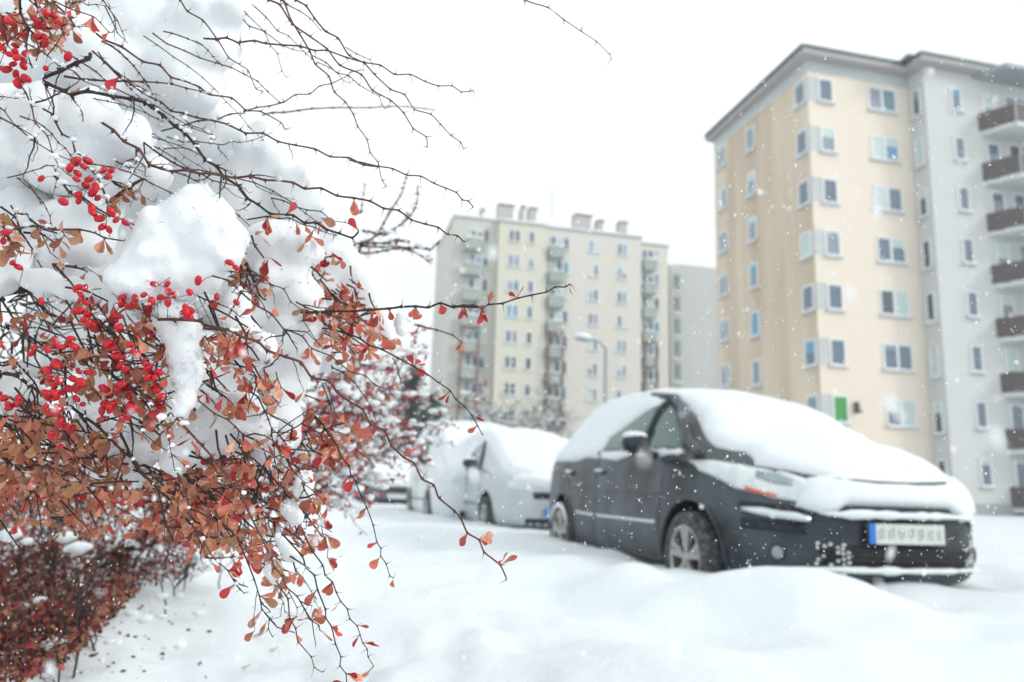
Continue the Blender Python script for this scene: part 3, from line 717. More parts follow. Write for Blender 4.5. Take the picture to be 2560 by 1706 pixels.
    front([(-.56, .645), (.56, .645), (.50, .70), (-.50, .70)], "upper_grille", PLAST, .003)
    front([(-.58, .61), (.58, .61), (.57, .645), (-.57, .645)], "bumper_lip", PAINT, .05, edge=.02)
    for s in (-1, 1):
        P = [(s * .58, .635), (s * .80, .66), (s * .80, .71), (s * .58, .69)]
        front(P if s > 0 else P[::-1], "side_grille", PLAST, .004); 
        P = [(s * .58, .53), (s * .80, .545), (s * .80, .61), (s * .58, .60)]
        front(P if s > 0 else P[::-1], "side_intake", PLAST, .002)
        strip(bvh, [(s * .56, .615), (s * .68, .63), (s * .79, .655)], 'front', .018, "chrome_bar", CHROME, root, .012, 8)
        strip(bvh, [(s * .56, .628), (s * .68, .643), (s * .79, .668)], 'front', .014, "bar_snow", SNOW, root, .02, 8)
        hit = bvh.ray_cast(Vector((4, s * .70, .42)), Vector((-1, 0, 0)))
        M = Matrix.Translation(hit[0]) @ Vector(hit[1]).to_track_quat('Z', 'Y').to_matrix().to_4x4()
        bm = bmesh.new(); lathe(bm, [(.05, -.02), (.05, .008), (.042, .012), (.04, .004)], M, 24); fg = obj("fog_lamp", bm, PLAST, root, True)
        bm = bmesh.new(); lathe(bm, [(.001, .012), (.025, .009), (.039, .003)], M, 24); obj("lens", bm, pmat('fog_lens', (.30, .33, .34), .3), fg, True)
    front([(-.50, .345), (.50, .345), (.54, .48), (-.54, .48)], "lower_intake", pmat("intake_black", (.008, .009, .012), .7), .004)
    for k in range(4): strip(bvh, [(-.5, .365 + .03 * k), (.5, .365 + .03 * k)], 'front', .005, "intake_bar", PLAST, root, .01)
    # snow packed into the mesh at both ends of the intake
    bm = bmesh.new()
    for i in range(6):
        for j in range(5):
            for s in (-1, 1):
                y = s * (.37 + .034 * i); z = .358 + .028 * j + (.014 if i % 2 else 0)
                if s > 0 and i < 3: continue
                y += random.uniform(-.006, .006); z += random.uniform(-.005, .005)
                h = bvh.ray_cast(Vector((4, y, z)), Vector((-1, 0, 0)))
                if h[0] is None or random.random() < .1 + .08 * i: continue
                bmesh.ops.create_icosphere(bm, subdivisions=1, radius=1, matrix=Matrix.Translation(h[0] + Vector((.012, 0, 0))) @ Matrix.Diagonal((.009, .011 + .006 * random.random(), .008 + .003 * random.random(), 1)))
    obj("mesh_snow", bm, SNOW, root, True)['kind'] = 'stuff'
    strip(bvh, [(-.40, .835), (-.2, .825), (0, .822), (.2, .825), (.40, .835)], 'front', .008, "bonnet_gap", PLAST, root, .036)
    front([(-.60, .315), (.60, .315), (.58, .345), (-.58, .345)], "lower_lip", PAINT, .045, edge=.015)
    strip(bvh, [(-.60, .352), (-.3, .35), (0, .35), (.3, .35), (.56, .352)], 'front', .018, "lip_snow", SNOW, root, .045, 8)
    # emblem-free grille bars, dark slit and plate
    px = bvh.ray_cast(Vector((4, 0, .55)), Vector((-1, 0, 0)))[0].x + .025
    pl = empty("number_plate", (px, .0, .55)); pl.parent = root
    bm = bmesh.new(); box(bm, (0, 0, 0), (.012, .545, .135)); bmesh.ops.bevel(bm, geom=bm.edges[:], offset=.004, segments=1, affect='EDGES'); obj("plate_holder", bm, PLAST, pl)
    bm = bmesh.new(); box(bm, (.009, .022, 0), (.004, .476, .114)); obj("plate", bm, pmat("plate_white", (.62, .64, .60), .5, noise_amt=.5, nscale=30, col2=(.45, .47, .44)), pl)
    bm = bmesh.new(); box(bm, (.009, -.238, 0), (.005, .044, .114)); obj("plate_band", bm, pmat("plate_blue", (.01, .16, .55), .4), pl)
    bm = bmesh.new()
    for k in range(26):
        y = -.195 + .0168 * k; 
        if k % 4 == 3: continue
        box(bm, (.0118, y, random.uniform(-.008, .008)), (.001, random.uniform(.004, .008), random.uniform(.045, .072)))
    obj("blurred_print", bm, pmat("plate_grey", (.22, .24, .24), .6), pl)
    # ------------------------------------------------ snow
    def th(x, y):
        t = .055 + .02 * noise.noise(Vector((x * 1.5, y * 2, 0)))
        if -.75 < x < -.2: t += .02
        return t
    top = [(.91, -.26), (.91, .26), (.82, .46), (.66, .66), (.4, .79), (0, .86), (-.4, .84), (-.8, .80), (-1.4, .72), (-2.2, .68), (-3.0, .66), (-3.3, .62), (-3.47, .45), (-3.5, 0), (-3.47, -.45), (-3.3, -.62), (-3.0, -.66), (-2.2, -.67),
           (-1.5, -.60), (-1.15, -.52), (-.8, -.52), (-.5, -.55), (-.30, -.62), (-.15, -.66), (.0, -.68), (.16, -.64), (.24, -.60), (.36, -.62), (.48, -.66), (.60, -.60), (.74, -.50), (.86, -.36)]
    patch(bvh, top, 'top', th, .055, "snow_cover", SNOW, root, edge=.2, namp=.014, inward=.01)
    patch(bvh, [(-.62, .69), (-.46, .64), (-.36, .705), (.36, .705), (.46, .62), (.60, .66), (.62, .84), (.3, .90), (-.3, .90), (-.54, .85)], 'front', .036, .03, "nose_snow", SNOW, root, edge=.05, namp=.01)
    strip(bvh, [(-.52, .65), (-.25, .652), (0, .652), (.25, .652), (.52, .65)], 'front', .02, "lip_snow", SNOW, root, .05, 8)
    # snow over the near headlight, thin
    patch(bvh, [(-.50, .76), (-.50, .84), (-.60, .90), (-.62, .87), (-.58, .80)] if True else [(-.64, .92), (-.78, .975), (-.80, .94), (-.70, .86), (-.60, .77)], 'front', .02, .03, "headlight_snow", SNOW, root, edge=.05, namp=.006, base=.008)
    patch(bvh, [(.52, .64), (.52, .84), (.66, .93), (.80, .96), (.84, .80), (.72, .66)][::-1], 'front', .04, .035, "headlight_snow", SNOW, root, edge=.05, namp=.008, base=.008)
    sidew = [(-1.78, 1.03), (-2.1, 1.05), (-2.4, 1.02), (-2.75, 1.03), (-3.1, 1.04), (-3.36, 1.05), (-3.40, 1.2), (-3.15, 1.45), (-2.7, 1.58), (-2.0, 1.62), (-1.3, 1.6), (-1.05, 1.55), (-.97, 1.46), (-1.1, 1.42), (-1.25, 1.36), (-1.5, 1.27), (-1.66, 1.22), (-1.72, 1.12)]
    patch(bvh, sidew, 'right', .025, .05, "side_snow", SNOW, root, edge=.08, namp=.014, base=.006)
    patch(bvh, [(-1.08, 1.035), (-1.35, 1.0), (-1.7, 1.03), (-1.74, 1.09), (-1.3, 1.08), (-1.1, 1.07)], 'right', .03, .03, "ledge_snow", SNOW, root, edge=.04, namp=.006, base=.006)
    return root
CAR = main_car()

def plain_car(name_lbl, ST, wb, paint, org, yaw, r=.31, plate=True, cover='full', handles=True):
    root = empty("parked_car", org, yaw); tag(root, name_lbl, "car")
    body, bvh = car_body(ST, wb, paint); body.parent = root
    for x in (0, -wb):
        for s in (-1, 1): wheel(root, x, s, r=r, rim=.2, y=ST[5][2] - .09)
    xf = ST[0][0]; xr = ST[-1][0]; w5 = ST[6][4]; zb = ST[6][3]; zr = ST[8][5]; xw = ST[7][0]
    for nm, P in (("side_window", [(xw - .02, zb + .05), (xw - .85, zb + .06), (xw - .83, zr - .08), (xw - .3, zr - .08)]), ("side_window", [(xw - .95, zb + .06), (xw - 1.75, zb + .07), (xw - 1.7, zr - .1), (xw - .93, zr - .08)])):
        for ax in ('right', 'left'): patch(bvh, P, ax, .004, .06, nm, CGL, root, edge=0)
    for pts in ([(-.42, .30), (-.40, .9), (xw + .1, zb)], [(xw - .9, .3), (xw - .9, zb)]): strip(bvh, pts, 'right', .006, "door_seam", PLAST, root, -.001)
    strip(bvh, [(xw - .65, zb - .12), (xw - .82, zb - .12)], 'right', .015, "door_handle", PLAST, root, .012)
    for s in (-1, 1):
        w0 = ST[3][2]; P = [(s * w0 * .55, ST[2][3] - .08), (s * w0 * .93, ST[2][3] - .02), (s * w0 * .93, ST[3][3] + .0), (s * w0 * .6, ST[2][3] + .06)]
        patch(bvh, P if s > 0 else P[::-1], 'front', .01, .04, "headlight", LENSM, root, edge=.03)
    h = ST[2][3]
    patch(bvh, [(-.4, h - .16), (.4, h - .16), (.42, h - .07), (-.42, h - .07)], 'front', .004, .05, "grille", PLAST, root, edge=.01)
    patch(bvh, [(-.5, .25), (.5, .25), (.5, .36), (-.5, .36)], 'front', .004, .05, "lower_intake", PLAST, root, edge=.01)
    px = bvh.ray_cast(Vector((4, 0, .44)), Vector((-1, 0, 0)))[0].x + .02
    pl = empty("number_plate", (px, 0, .44)); pl.parent = root
    bm = bmesh.new(); box(bm, (0, .02, 0), (.012, .476, .114)); obj("plate", bm, MATS["plate_white"], pl); bm = bmesh.new(); box(bm, (.001, -.24, 0), (.013, .044, .114)); obj("plate_band", bm, MATS["plate_blue"], pl)
    for s in (-1, 1): mirror_housing(root, xw + .22, s * (w5 + .05), zb + .06, s, PLAST)
    for ax in ('right', 'left'): strip(bvh, [(xw + .1, zb + .03), (xw - .12, (zb + zr) / 2), (xw - .38, zr - .06)], ax, .03, 'pillar', PLAST, root, .004); strip(bvh, [(xw - .89, zb), (xw - .88, zr - .08)], ax, .025, 'pillar', PLAST, root, .003); strip(bvh, [(-.42, .5), (xw - 1.8, .5)], ax, .012, 'side_trim', PLAST, root, .0)
    top = [(st[0] - .06, -(st[4] * (.9 if st[7] < 1.1 else .82))) for st in ST[1:-1]] + [(st[0] - .06, st[4] * (.9 if st[7] < 1.1 else .82)) for st in ST[-2:0:-1]]
    patch(bvh, top, 'top', lambda x, y: .09 + .04 * noise.noise(Vector((x * 1.3 + xf, y * 2, 3))), .08, "snow_cover", SNOW, root, edge=.14, namp=.025, inward=.01, seed=org[0])
    patch(bvh, [(-.66, h - .04), (0, h - .02), (.66, h - .04), (.62, h + .14), (0, h + .18), (-.62, h + .14)], 'front', .09, .05, "nose_snow", SNOW, root, edge=.06, namp=.02)
    if cover == 'full':
        for ax in ('right',):
            P = [(xw - 1.0, zb + .06), (xw - 1.2, zb - .03), (xr + .35, zb), (xr + .4, zr - .25), (xw - 1.4, zr + .01), (xw - .5, zr - .0), (xw - .8, zr - .15)]
            patch(bvh, P, ax, .03, .06, "side_snow", SNOW, root, edge=.07, namp=.015, base=.006)
    return root
yaw2 = math.atan2(-.973, .231)
def place(px, py, Y):
    p = aty(px, py, Y); return Vector((p.x, p.y, 0))
# silver car: its near front wheel shows at (1220,1290)
fw = Vector((math.cos(yaw2), math.sin(yaw2), 0)); lf = Vector((-fw.y, fw.x, 0))
SILV = [tuple([a, b, c * .97, d, e * .97, f, g, h]) for a, b, c, d, e, f, g, h in MPV]
VANS = VAN
o2 = place(1222, 1290, 11.2) + lf * .80
plain_car("silver car buried in snow, right behind the dark grey one", SILV, 2.7, PAINTS, o2, yaw2)
o3 = place(1078, 1275, 13.4) + lf * .84
plain_car("white van under a tall heap of snow, behind and left of the silver car", VANS, 2.7, PAINTW, o3, yaw2)
# small dark hatchback and another pale car further down the row
a4 = R(-62); f4 = Vector((math.cos(a4), math.sin(a4), 0))
o4 = place(985, 1275, 21)
plain_car("small dark grey hatchback with snow on its bonnet, at the far end of the row", HATCH, 2.4, pmat("paint_slate", (.06, .07, .08), .4, coat=.5, metal=.2, noise_amt=.5, nscale=7, col2=(.2, .22, .24)), o4, R(-80), cover='none')
o5 = place(925, 1262, 24)
plain_car("pale car all but hidden by snow and twigs, farthest left in the row", HATCH, 2.4, PAINTW, o5, R(-80))
# ------------------------------------------------------------------ barberry hedge
CROP = {'A': (0, 0, .27234), 'B': (600, 0, .27234), 'C': (0, 400, .27234), 'D': (600, 400, .27234), 'E': (0, 800, .27234), 'F': (600, 800, .27234),
        'G': (0, 1200, .323), 'H': (600, 1200, .323), 'K': (1080, 460, .3145), 'O': (0, 0, 1.088)}
def full(c, x, y):
    ox, oy, s = CROP[c]; return ox + x * s, oy + y * s
def chain(*segs):
    out = []
    for s in segs:
        c = s[0]; v = s[1]
        out += [full(c, v[i], v[i + 1]) for i in range(0, len(v), 2)]
    return out
# (segments, depth at start, depth at end, radius px at start (photo px), style r=red d=dark, leafiness, thorns)
BR = [
 (('A', (300,-120,480,0,640,80,850,150,920,210,1000,295,1035,298)), .70,.69,2.0,'r',.3,1),
 (('A', (600,35,735,15,810,50,880,40,1010,65)), .72,.71,1.4,'r',0,1),
 (('A', (880,-100,945,0,1000,80,1075,185,1120,290,1150,360)), .70,.70,1.8,'r',0,1),
 (('A', (1600,-90,1655,0,1720,105,1865,190,2000,370,2100,530)),('B', (-10,590,75,650,145,815,210,838)), .74,.72,2.0,'r',0,1),
 (('A', (885,310,965,370,1115,430,1310,565,1465,600,1570,710,1680,740,1830,800,1925,870,2125,900,2250,1010)),('B', (40,1020,190,1025,375,1125,410,1190)), .76,.70,2.6,'r',0,1),
 (('A', (60,300,100,330,300,430,435,510,545,610,680,655,780,750,930,805,1040,885,1170,980,1200,975)), .70,.68,1.7,'r',0,1),
 (('A', (830,490,820,540,700,580,560,650,405,715,440,770,600,840,660,870,800,840,1040,885,1200,910,1330,940,1390,985,1500,1060,1605,1160,1700,1225,1790,1330,1885,1465)),('C', (1985,60,2060,160,2190,240,2270,350)),('D', (0,270,65,350,165,410,280,495,430,505,490,510,595,580,690,575,720,590,800,640,910,675,1030,715,1090,660)), .78,.72,4.4,'d',.06,1),
 (('A', (850,470,960,570,1100,710,1200,770,1310,855,1480,940,1570,1020,1680,1040,1800,1080,1970,1110,2090,1145,2255,1225)),('B', (0,1195,55,1225,210,1225,350,1300,510,1335,690,1370,830,1440,1000,1450,1135,1515,1270,1530)),('D', (1010,0,1135,45,1270,60,1400,80,1530,140,1660,150,1780,215,1890,260,1985,300,2040,365,2095,380,2140,430)), .80,.71,2.5,'r',0,1),
 (('A', (960,560,1100,700,1200,820,1310,920)), .79,.79,2.2,'d',.3,1),
 (('A', (200,800,235,850,290,980,325,1130,435,1250,480,1400,540,1530)),('C', (540,60,640,150)), .70,.70,2.0,'r',0,1),
 (('A', (-60,960,0,990,40,1020,130,1140,300,1245,350,1300)), .72,.70,1.7,'r',0,1),
 (('A', (-60,1040,0,1080,150,1160,290,1280,480,1400,660,1480)), .72,.72,2.2,'r',0,1),
 (('A', (395,1000,480,1050,510,1120,570,1230,660,1280,690,1390,770,1450,800,1530)),('C', (850,110,900,170,930,240,980,380,1020,430,1060,470)), .76,.72,2.4,'d',0,1),
 (('A', (940,1130,1040,1195,1140,1300,1275,1370,1360,1500)),('C', (1370,45,1480,80,1580,105,1700,95,1830,125,1920,125,2060,150,2150,165,2290,150)),('D', (85,150,230,185,340,190,490,210,595,265,745,260,890,330,1045,350,1195,380,1320,445,1455,465,1575,550,1700,590,1820,620,1905,685,1995,695,2055,755)), .76,.70,3.3,'r',.02,1),
 (('A', (1320,1310,1470,1420,1600,1500)),('C', (1680,70,1850,130,1950,190,2070,215,2190,245)), .82,.82,2.3,'d',0,1),
 (('A', (-60,880,0,885,145,905,185,900)), .70,.70,1.4,'r',0,1),
 (('A', (1480,1205,1650,1160,1730,1140,1820,1110,1980,1100,2110,1050,2240,1040)),('B', (0,1040,150,990,265,975,400,940,510,870,640,865,730,790,835,770,990,695,1015,665,1130,640)), .92,.86,1.9,'d',0,1),
 (('A', (1530,1255,1680,1305,1800,1300,1920,1315,2050,1330,2130,1300)),('B', (0,1310,110,1290,200,1260,290,1220)), .95,.95,1.5,'d',0,1),
 (('A', (1510,1365,1700,1360,1790,1390)), .92,.92,1.5,'d',0,1),
 (('A', (1060,1480,1190,1545)),('C', (1190,60,1310,105)), .84,.84,1.9,'d',0,1),
 (('A', (1650,1050,1740,1145,1860,1190,1940,1270,1970,1285)), .75,.74,1.4,'r',0,1),
 (('A', (1870,355,1980,360,2080,350,2200,400)),('B', (0,390,130,375,230,400,390,415,550,425,685,465,800,465,980,530,1140,575,1290,600,1420,685,1565,685,1700,750,1820,790,1945,790,2030,845,2110,840,2140,830)), .74,.78,2.4,'r',0,1),
 (('A', (180,-60,190,120,260,270,240,420,280,590,300,620)), .72,.72,3.2,'d',.3,0),
 (('A', (-40,120,0,210,50,300,70,420)), .71,.71,2.6,'d',.2,0),
 (('B', (150,-70,260,0,365,45,480,220,640,335,800,450,915,600,1115,685,1215,830,1380,920,1500,1035,1590,1180,1710,1260,1720,1350)), .72,.71,2.3,'r',0,1),
 (('B', (400,-80,510,0,605,55,685,170,785,290,900,350,1000,510,1140,580,1230,680,1380,820,1510,870,1600,1005,1750,1050,1840,1140,1935,1245,2025,1305,2050,1370)), .76,.80,2.2,'r',0,1),
 (('B', (330,-60,380,0,410,30,465,180,540,300,640,470,690,590,815,700,865,845,965,935,1040,1050,1080,1160,1165,1280,1195,1400,1265,1490)),('D', (1275,60,1305,190,1345,240)), .76,.84,2.2,'r',0,1),
 (('B', (110,40,240,160,345,285,445,330,550,440,660,540)), .88,.88,1.5,'d',0,1),
 (('B', (30,180,85,240,220,290,390,415,480,455,600,480)), .88,.88,1.5,'d',0,1),
 (('B', (40,100,60,130,220,290,280,420,340,490,385,650,425,710)), .90,.90,1.2,'d',0,1),
 (('B', (360,-60,430,40,540,100,645,170,740,280)), .86,.86,1.6,'d',0,1),
 (('B', (660,510,790,575,890,670,1000,695,1090,780,1215,850,1275,885,1305,960,1330,1000)), .88,.86,1.4,'d',.06,1),
 (('B', (970,435,1070,495,1190,550,1220,600)), .9,.9,1.2,'d',0,1),
 (('B', (700,570,820,620,900,680,950,740,1010,765,1035,740)), .9,.9,1.1,'d',0,1),
 (('B', (200,1060,300,1035,400,1035,540,1015,660,1000,850,990,1010,990,1190,990,1360,980,1540,980,1700,1000,1790,1010)), 1.3,1.35,2.0,'d',.06,1),
 (('O', (1130,-60,1205,0,1260,18,1295,45,1335,72,1370,95,1400,125,1405,135)), .70,.78,1.7,'r',0,1),
 (('C', (500,150,570,210,640,300,760,345,900,450,1010,510,1130,550,1250,605)), .75,.74,3.2,'d',0,0),
 (('C', (910,160,1110,215,1200,260,1300,330,1420,390)), .76,.76,1.6,'r',0,1),
 (('C', (1010,385,1110,310,1200,240,1320,170)), .86,.84,6.0,'d',0,0),
 (('C', (-60,680,60,650,160,630,340,605,500,640,730,640,870,670,960,715,1140,745)), .72,.73,3.6,'r',.45,.6),
 (('C', (-80,1240,0,1235,200,1200,400,1200,600,1245,760,1270)), .80,.80,7.5,'d',0,0),
 (('C', (480,960,580,970,690,985,800,1020)), .84,.84,4.0,'d',.3,0),
 (('C', (1950,1065,2100,1110,2190,1190)),('D', (0,1205,140,1330,290,1415,410,1568)),('F', (410,85,570,150,655,260,830,330,900,390,1030,485,1150,510,1230,590,1375,650)), .71,.72,2.4,'r',.06,1),
 (('C', (1990,1015,2120,1025,2300,1050)),('D', (0,1040,190,1065,290,1145,400,1185,465,1300,570,1385,590,1480)),('F', (580,0,640,100,700,190,760,260)), .72,.74,1.9,'r',.03,1),
 (('C', (1820,1250,1880,1280,2000,1320,2120,1370,2200,1440)), .70,.70,2.1,'d',.1,.5),
 (('C', (1450,1465,1600,1465,1840,1480)),('E', (1880,50,2130,100)),('F', (0,150,165,200,250,280,420,340,560,390,660,530,820,560,890,660,1020,760,1125,820,1200,960,1330,1020,1390,1150,1500,1260,1600,1320,1670,1460)),('H', (1500,40,1540,140,1660,240,1710,300,1760,410,1850,465,1890,560,2015,660,2065,770)), .72,.68,3.6,'r',.10,1),
 (('C', (100,420,140,480,200,500,250,500,280,560,340,600)), .75,.75,2.2,'d',.2,.5),
 (('A', (1250,1360,1250,1500)),('C', (1260,10,1330,60,1330,150)), .8,.8,2.0,'d',.1,1),
 (('D', (285,350,400,375,490,420,610,460,740,475,840,555,960,575,1050,610)), .86,.84,1.7,'d',0,1),
 (('D', (65,550,250,520,360,540,455,535,595,600,690,620,740,650,860,690)), .82,.80,2.0,'d',.35,1),
 (('D', (515,1305,600,1350,700,1390,860,1440,960,1500)), .80,.86,2.0,'d',.6,.5),
 (('D', (500,1400,700,1400,860,1390,1050,1390,1140,1380,1370,1365,1480,1350,1610,1345,1730,1355,1840,1315,1960,1355,2050,1335,2215,1355)),('K', (165,975,330,965,395,985,450,960,560,950,680,910,790,885,910,860,980,820,1060,820,1095,795)), .84,.74,3.0,'d',.22,1),
 (('D', (530,910,600,950,650,980,730,1050,780,1100)), .88,.86,3.2,'d',.5,0),
 (('D', (745,850,790,930)), .88,.88,3.0,'d',.4,0),
 (('D', (0,880,60,950,130,1120,180,1240,230,1290)), .84,.82,3.6,'d',.7,0),
 (('E', (-60,470,0,485,150,510,270,600,390,680,470,740)), .78,.76,5.5,'d',.1,.3),
 (('E', (600,400,600,600,620,790,620,870)), .74,.74,3.2,'d',.2,0),
 (('E', (640,790,760,880,900,980,1010,1090,1120,1200,1250,1310,1300,1400,1400,1500,1450,1568)),('G', (1290,360,1350,480)), .74,.74,3.6,'d',.35,.8),
 (('E', (920,0,1020,100,1090,260,1180,380,1250,580,1350,740,1450,850,1530,960,1550,1110,1580,1250,1600,1380)), .71,.71,2.3,'r',.08,.6),
 (('E', (840,620,930,720,1030,800,1150,900,1280,1000,1420,1130,1560,1220,1700,1340,1750,1420)), .72,.72,2.1,'r',.06,1),
 (('E', (1620,900,1730,1020,1850,1150,1940,1250,2010,1350,2090,1430,2150,1540)),('G', (1860,80,1930,260,2000,400,2080,560,2130,680,2180,740)),('H', (360,830,440,900,500,1000,540,1080,610,1125,615,1165)), .72,.70,2.8,'r',.25,1),
 (('E', (1820,740,1970,860,2080,910,2160,980,2230,1050,2350,1110)),('F', (40,1060,155,1105,210,1190,300,1235,430,1360,500,1400,600,1500)),('H', (480,20,560,80,660,180)), .73,.76,2.1,'r',.2,1),
 (('E', (-40,880,0,880,240,890,400,900,550,870)), .78,.78,2.6,'d',.3,.3),
 (('E', (-40,1290,0,1300,150,1340,320,1370,500,1450,700,1490)), .80,.80,2.2,'d',.4,.5),
 (('E', (560,1150,600,1180,700,1220,800,1250,900,1330)), .77,.77,2.1,'d',.3,.5),
 (('E', (1210,160,1290,300,1380,430,1400,500)), .78,.78,3.6,'d',.2,0),
 (('E', (1830,640,1950,740,2010,840)), .80,.80,1.8,'d',.4,.5),
 (('E', (2130,1020,2170,1110,2240,1180,2260,1260,2300,1350,2350,1420)), .84,.84,1.8,'d',.3,.7),
 (('E', (930,880,1100,930,1300,980,1480,1040)), .76,.76,2.4,'d',.4,.3),
 (('E', (60,40,110,170,110,400,200,560)), .84,.84,3.4,'d',.1,0), (('E', (270,120,270,200,250,400,270,560)), .84,.84,2.6,'d',.1,0),
 (('F', (30,520,50,570,100,660,165,710,230,840,260,910,285,990,290,1060,310,1150,320,1300,350,1400,350,1568)), .80,.80,2.0,'d',.15,1),
 (('F', (120,480,150,520,180,620,240,750,260,850)), .80,.80,1.6,'d',.2,1), (('F', (220,440,230,500,250,640,330,740,365,800)), .78,.78,1.6,'d',.2,1), (('F', (330,480,345,540,375,620,370,760)), .78,.78,1.4,'d',.2,1),
 (('F', (290,980,310,1000,400,1110,460,1200,480,1300,540,1370,560,1450,600,1568)),('H', (480,0,510,100,520,230,510,380)), .82,.82,2.0,'d',.35,.6),
 (('F', (660,820,680,870,760,960,820,1060,890,1150,930,1260,1000,1340,1020,1430,1080,1500)),('H', (890,0,940,130,980,210,1030,350,1060,480,1090,530,1090,590,1130,650,1160,740,1185,760)), .88,.80,2.0,'d',.22,1),
 (('F', (740,20,780,40,860,90,990,130,1100,170,1180,230,1300,270,1450,350,1600,430,1720,500,1830,580,1930,650,1980,730,2060,790,2130,880,2180,970,2225,1055)), .86,.80,2.4,'d',.3,.8),
 (('F', (840,420,850,440,940,480,1050,570,1110,660,1170,740,1220,850,1270,980)), .94,.94,1.8,'d',.25,1),
 (('F', (1490,30,1640,50,1740,80,1800,90,1950,140,2040,210)), 1.15,1.15,2.4,'d',.1,1),
 (('F', (1400,350,1430,400,1470,540,1490,650)), .95,.95,1.5,'d',.15,1), (('F', (1450,480,1480,570,1540,610)), .95,.95,1.2,'d',0,1),
 (('F', (-20,1100,0,1170,60,1270,140,1400,160,1568)), .80,.80,1.8,'d',.4,.5),
 (('F', (740,1050,760,1090,790,1200,830,1320,870,1380)), .86,.86,1.5,'d',.3,1), (('F', (1050,1170,1070,1190,1180,1280,1240,1350)), .9,.9,1.3,'d',.1,1), (('F', (800,600,820,650,860,820,890,900)), .92,.92,1.6,'d',.3,.5),
 (('H', (-20,440,0,500,60,640,110,770,150,900,170,1000,225,1070,220,1150,250,1215)), .76,.72,2.0,'d',.14,1),
 (('H', (280,780,320,850,370,920,385,1070,430,1150,450,1250,550,1370,575,1450,635,1490)), .72,.70,1.9,'r',.1,1),
 (('H', (300,360,330,420,480,590,510,680,575,740,600,850,660,1000,665,1070,710,1140,740,1270,780,1370,775,1440,820,1500,825,1568,830,1640)), .74,.72,2.2,'d',.16,1),
 (('H', (480,380,510,450,560,550,640,660,660,740,715,790,745,870,780,940,830,1000,850,1075,905,1130,930,1200,950,1265,985,1310,990,1370,1035,1440)), .76,.74,1.9,'d',.2,1),
 (('H', (480,20,500,80,560,180,620,300,640,420,680,520,675,600)), .78,.78,1.7,'d',.3,1),
 (('H', (360,480,380,540,430,690,500,780,550,860,580,940,630,1020)), .95,.95,1.5,'d',.1,1),
 (('H', (160,480,180,560,200,700,270,800,300,880,340,960,345,1020,380,1040)), .9,.9,1.5,'d',.2,1),
 (('H', (380,850,380,870,440,990,440,1060)), .72,.72,1.2,'d',.2,1), (('H', (-40,800,0,850,30,875)), .78,.78,1.4,'d',0,1),
 (('G', (1370,-60,1400,0,1450,150,1480,330,1560,440,1650,600,1760,700,1820,800,1890,880)), .74,.72,2.2,'r',.2,.8),
 (('G', (1740,-60,1780,0,1850,140,1900,250)), .74,.74,2.0,'d',.5,.5),
 (('G', (1500,-60,1530,0,1600,150,1640,280,1700,380,1740,480)), .78,.78,1.8,'d',.5,.5),
 (('G', (1830,750,1860,900,1880,960)), .8,.8,1.2,'d',.2,1),
]
BERRIES = {'C': (700,20,805,10,640,78,765,60,712,125,702,180,818,180,788,237,875,255,850,300,897,350,715,320,722,378,580,385,843,445,850,485,915,540,1020,475,1068,550,940,615,1000,640,1155,580,378,172,945,95,1022,100,1000,150,52,665,115,945,170,985,30,745,720,1170,780,1175,743,1240,783,1310,720,1385,775,1470,800,1415,850,1510,1120,1320,1175,1340,1085,1435,1050,1420,1095,1540,1240,1270,1320,1240,1415,1140,1535,1140,1545,1210,1475,1262,1390,1300,1540,1310,1600,1240,1820,1108,1742,1215,1990,1258,1962,1325,2170,1308,1680,1398,1705,1360,1712,1435,1750,1445,2108,943,380,1300),
 'E': (820,40,855,50,1090,70,650,170,680,245,430,268,500,235,560,250,315,260,515,380,525,420,440,465,725,470,805,485,465,540,540,565,670,540,500,620,745,570,655,635,755,600,700,620,500,670,565,670,430,710,510,715,700,725,760,775,415,800,525,800,465,850,525,860,550,935,605,980,1195,230,1220,290,1265,320,1065,330,1120,345,1110,415,1150,455,1325,395,1345,445,1350,530,1415,535,1115,590,1090,640,1190,645,980,648,1005,695,1180,700,1430,640,1480,700,955,765,1020,780,1010,825,935,832,1190,790,1240,815,1180,820,1395,768,1415,862,1470,800,1125,920,1165,890,485,1085,550,1165,80,810,142,780,170,730,30,720,990,220,1000,240,2220,300),
 'A': (25,450,140,420,240,490,90,500,155,530,120,590,215,560,215,610,60,640,145,680,190,735,240,720,160,775,410,345,345,340,210,320,80,190,45,180,120,220,625,520,420,630,695,1475,805,1475,640,1545,540,205,370,240,410,115,450,130)}
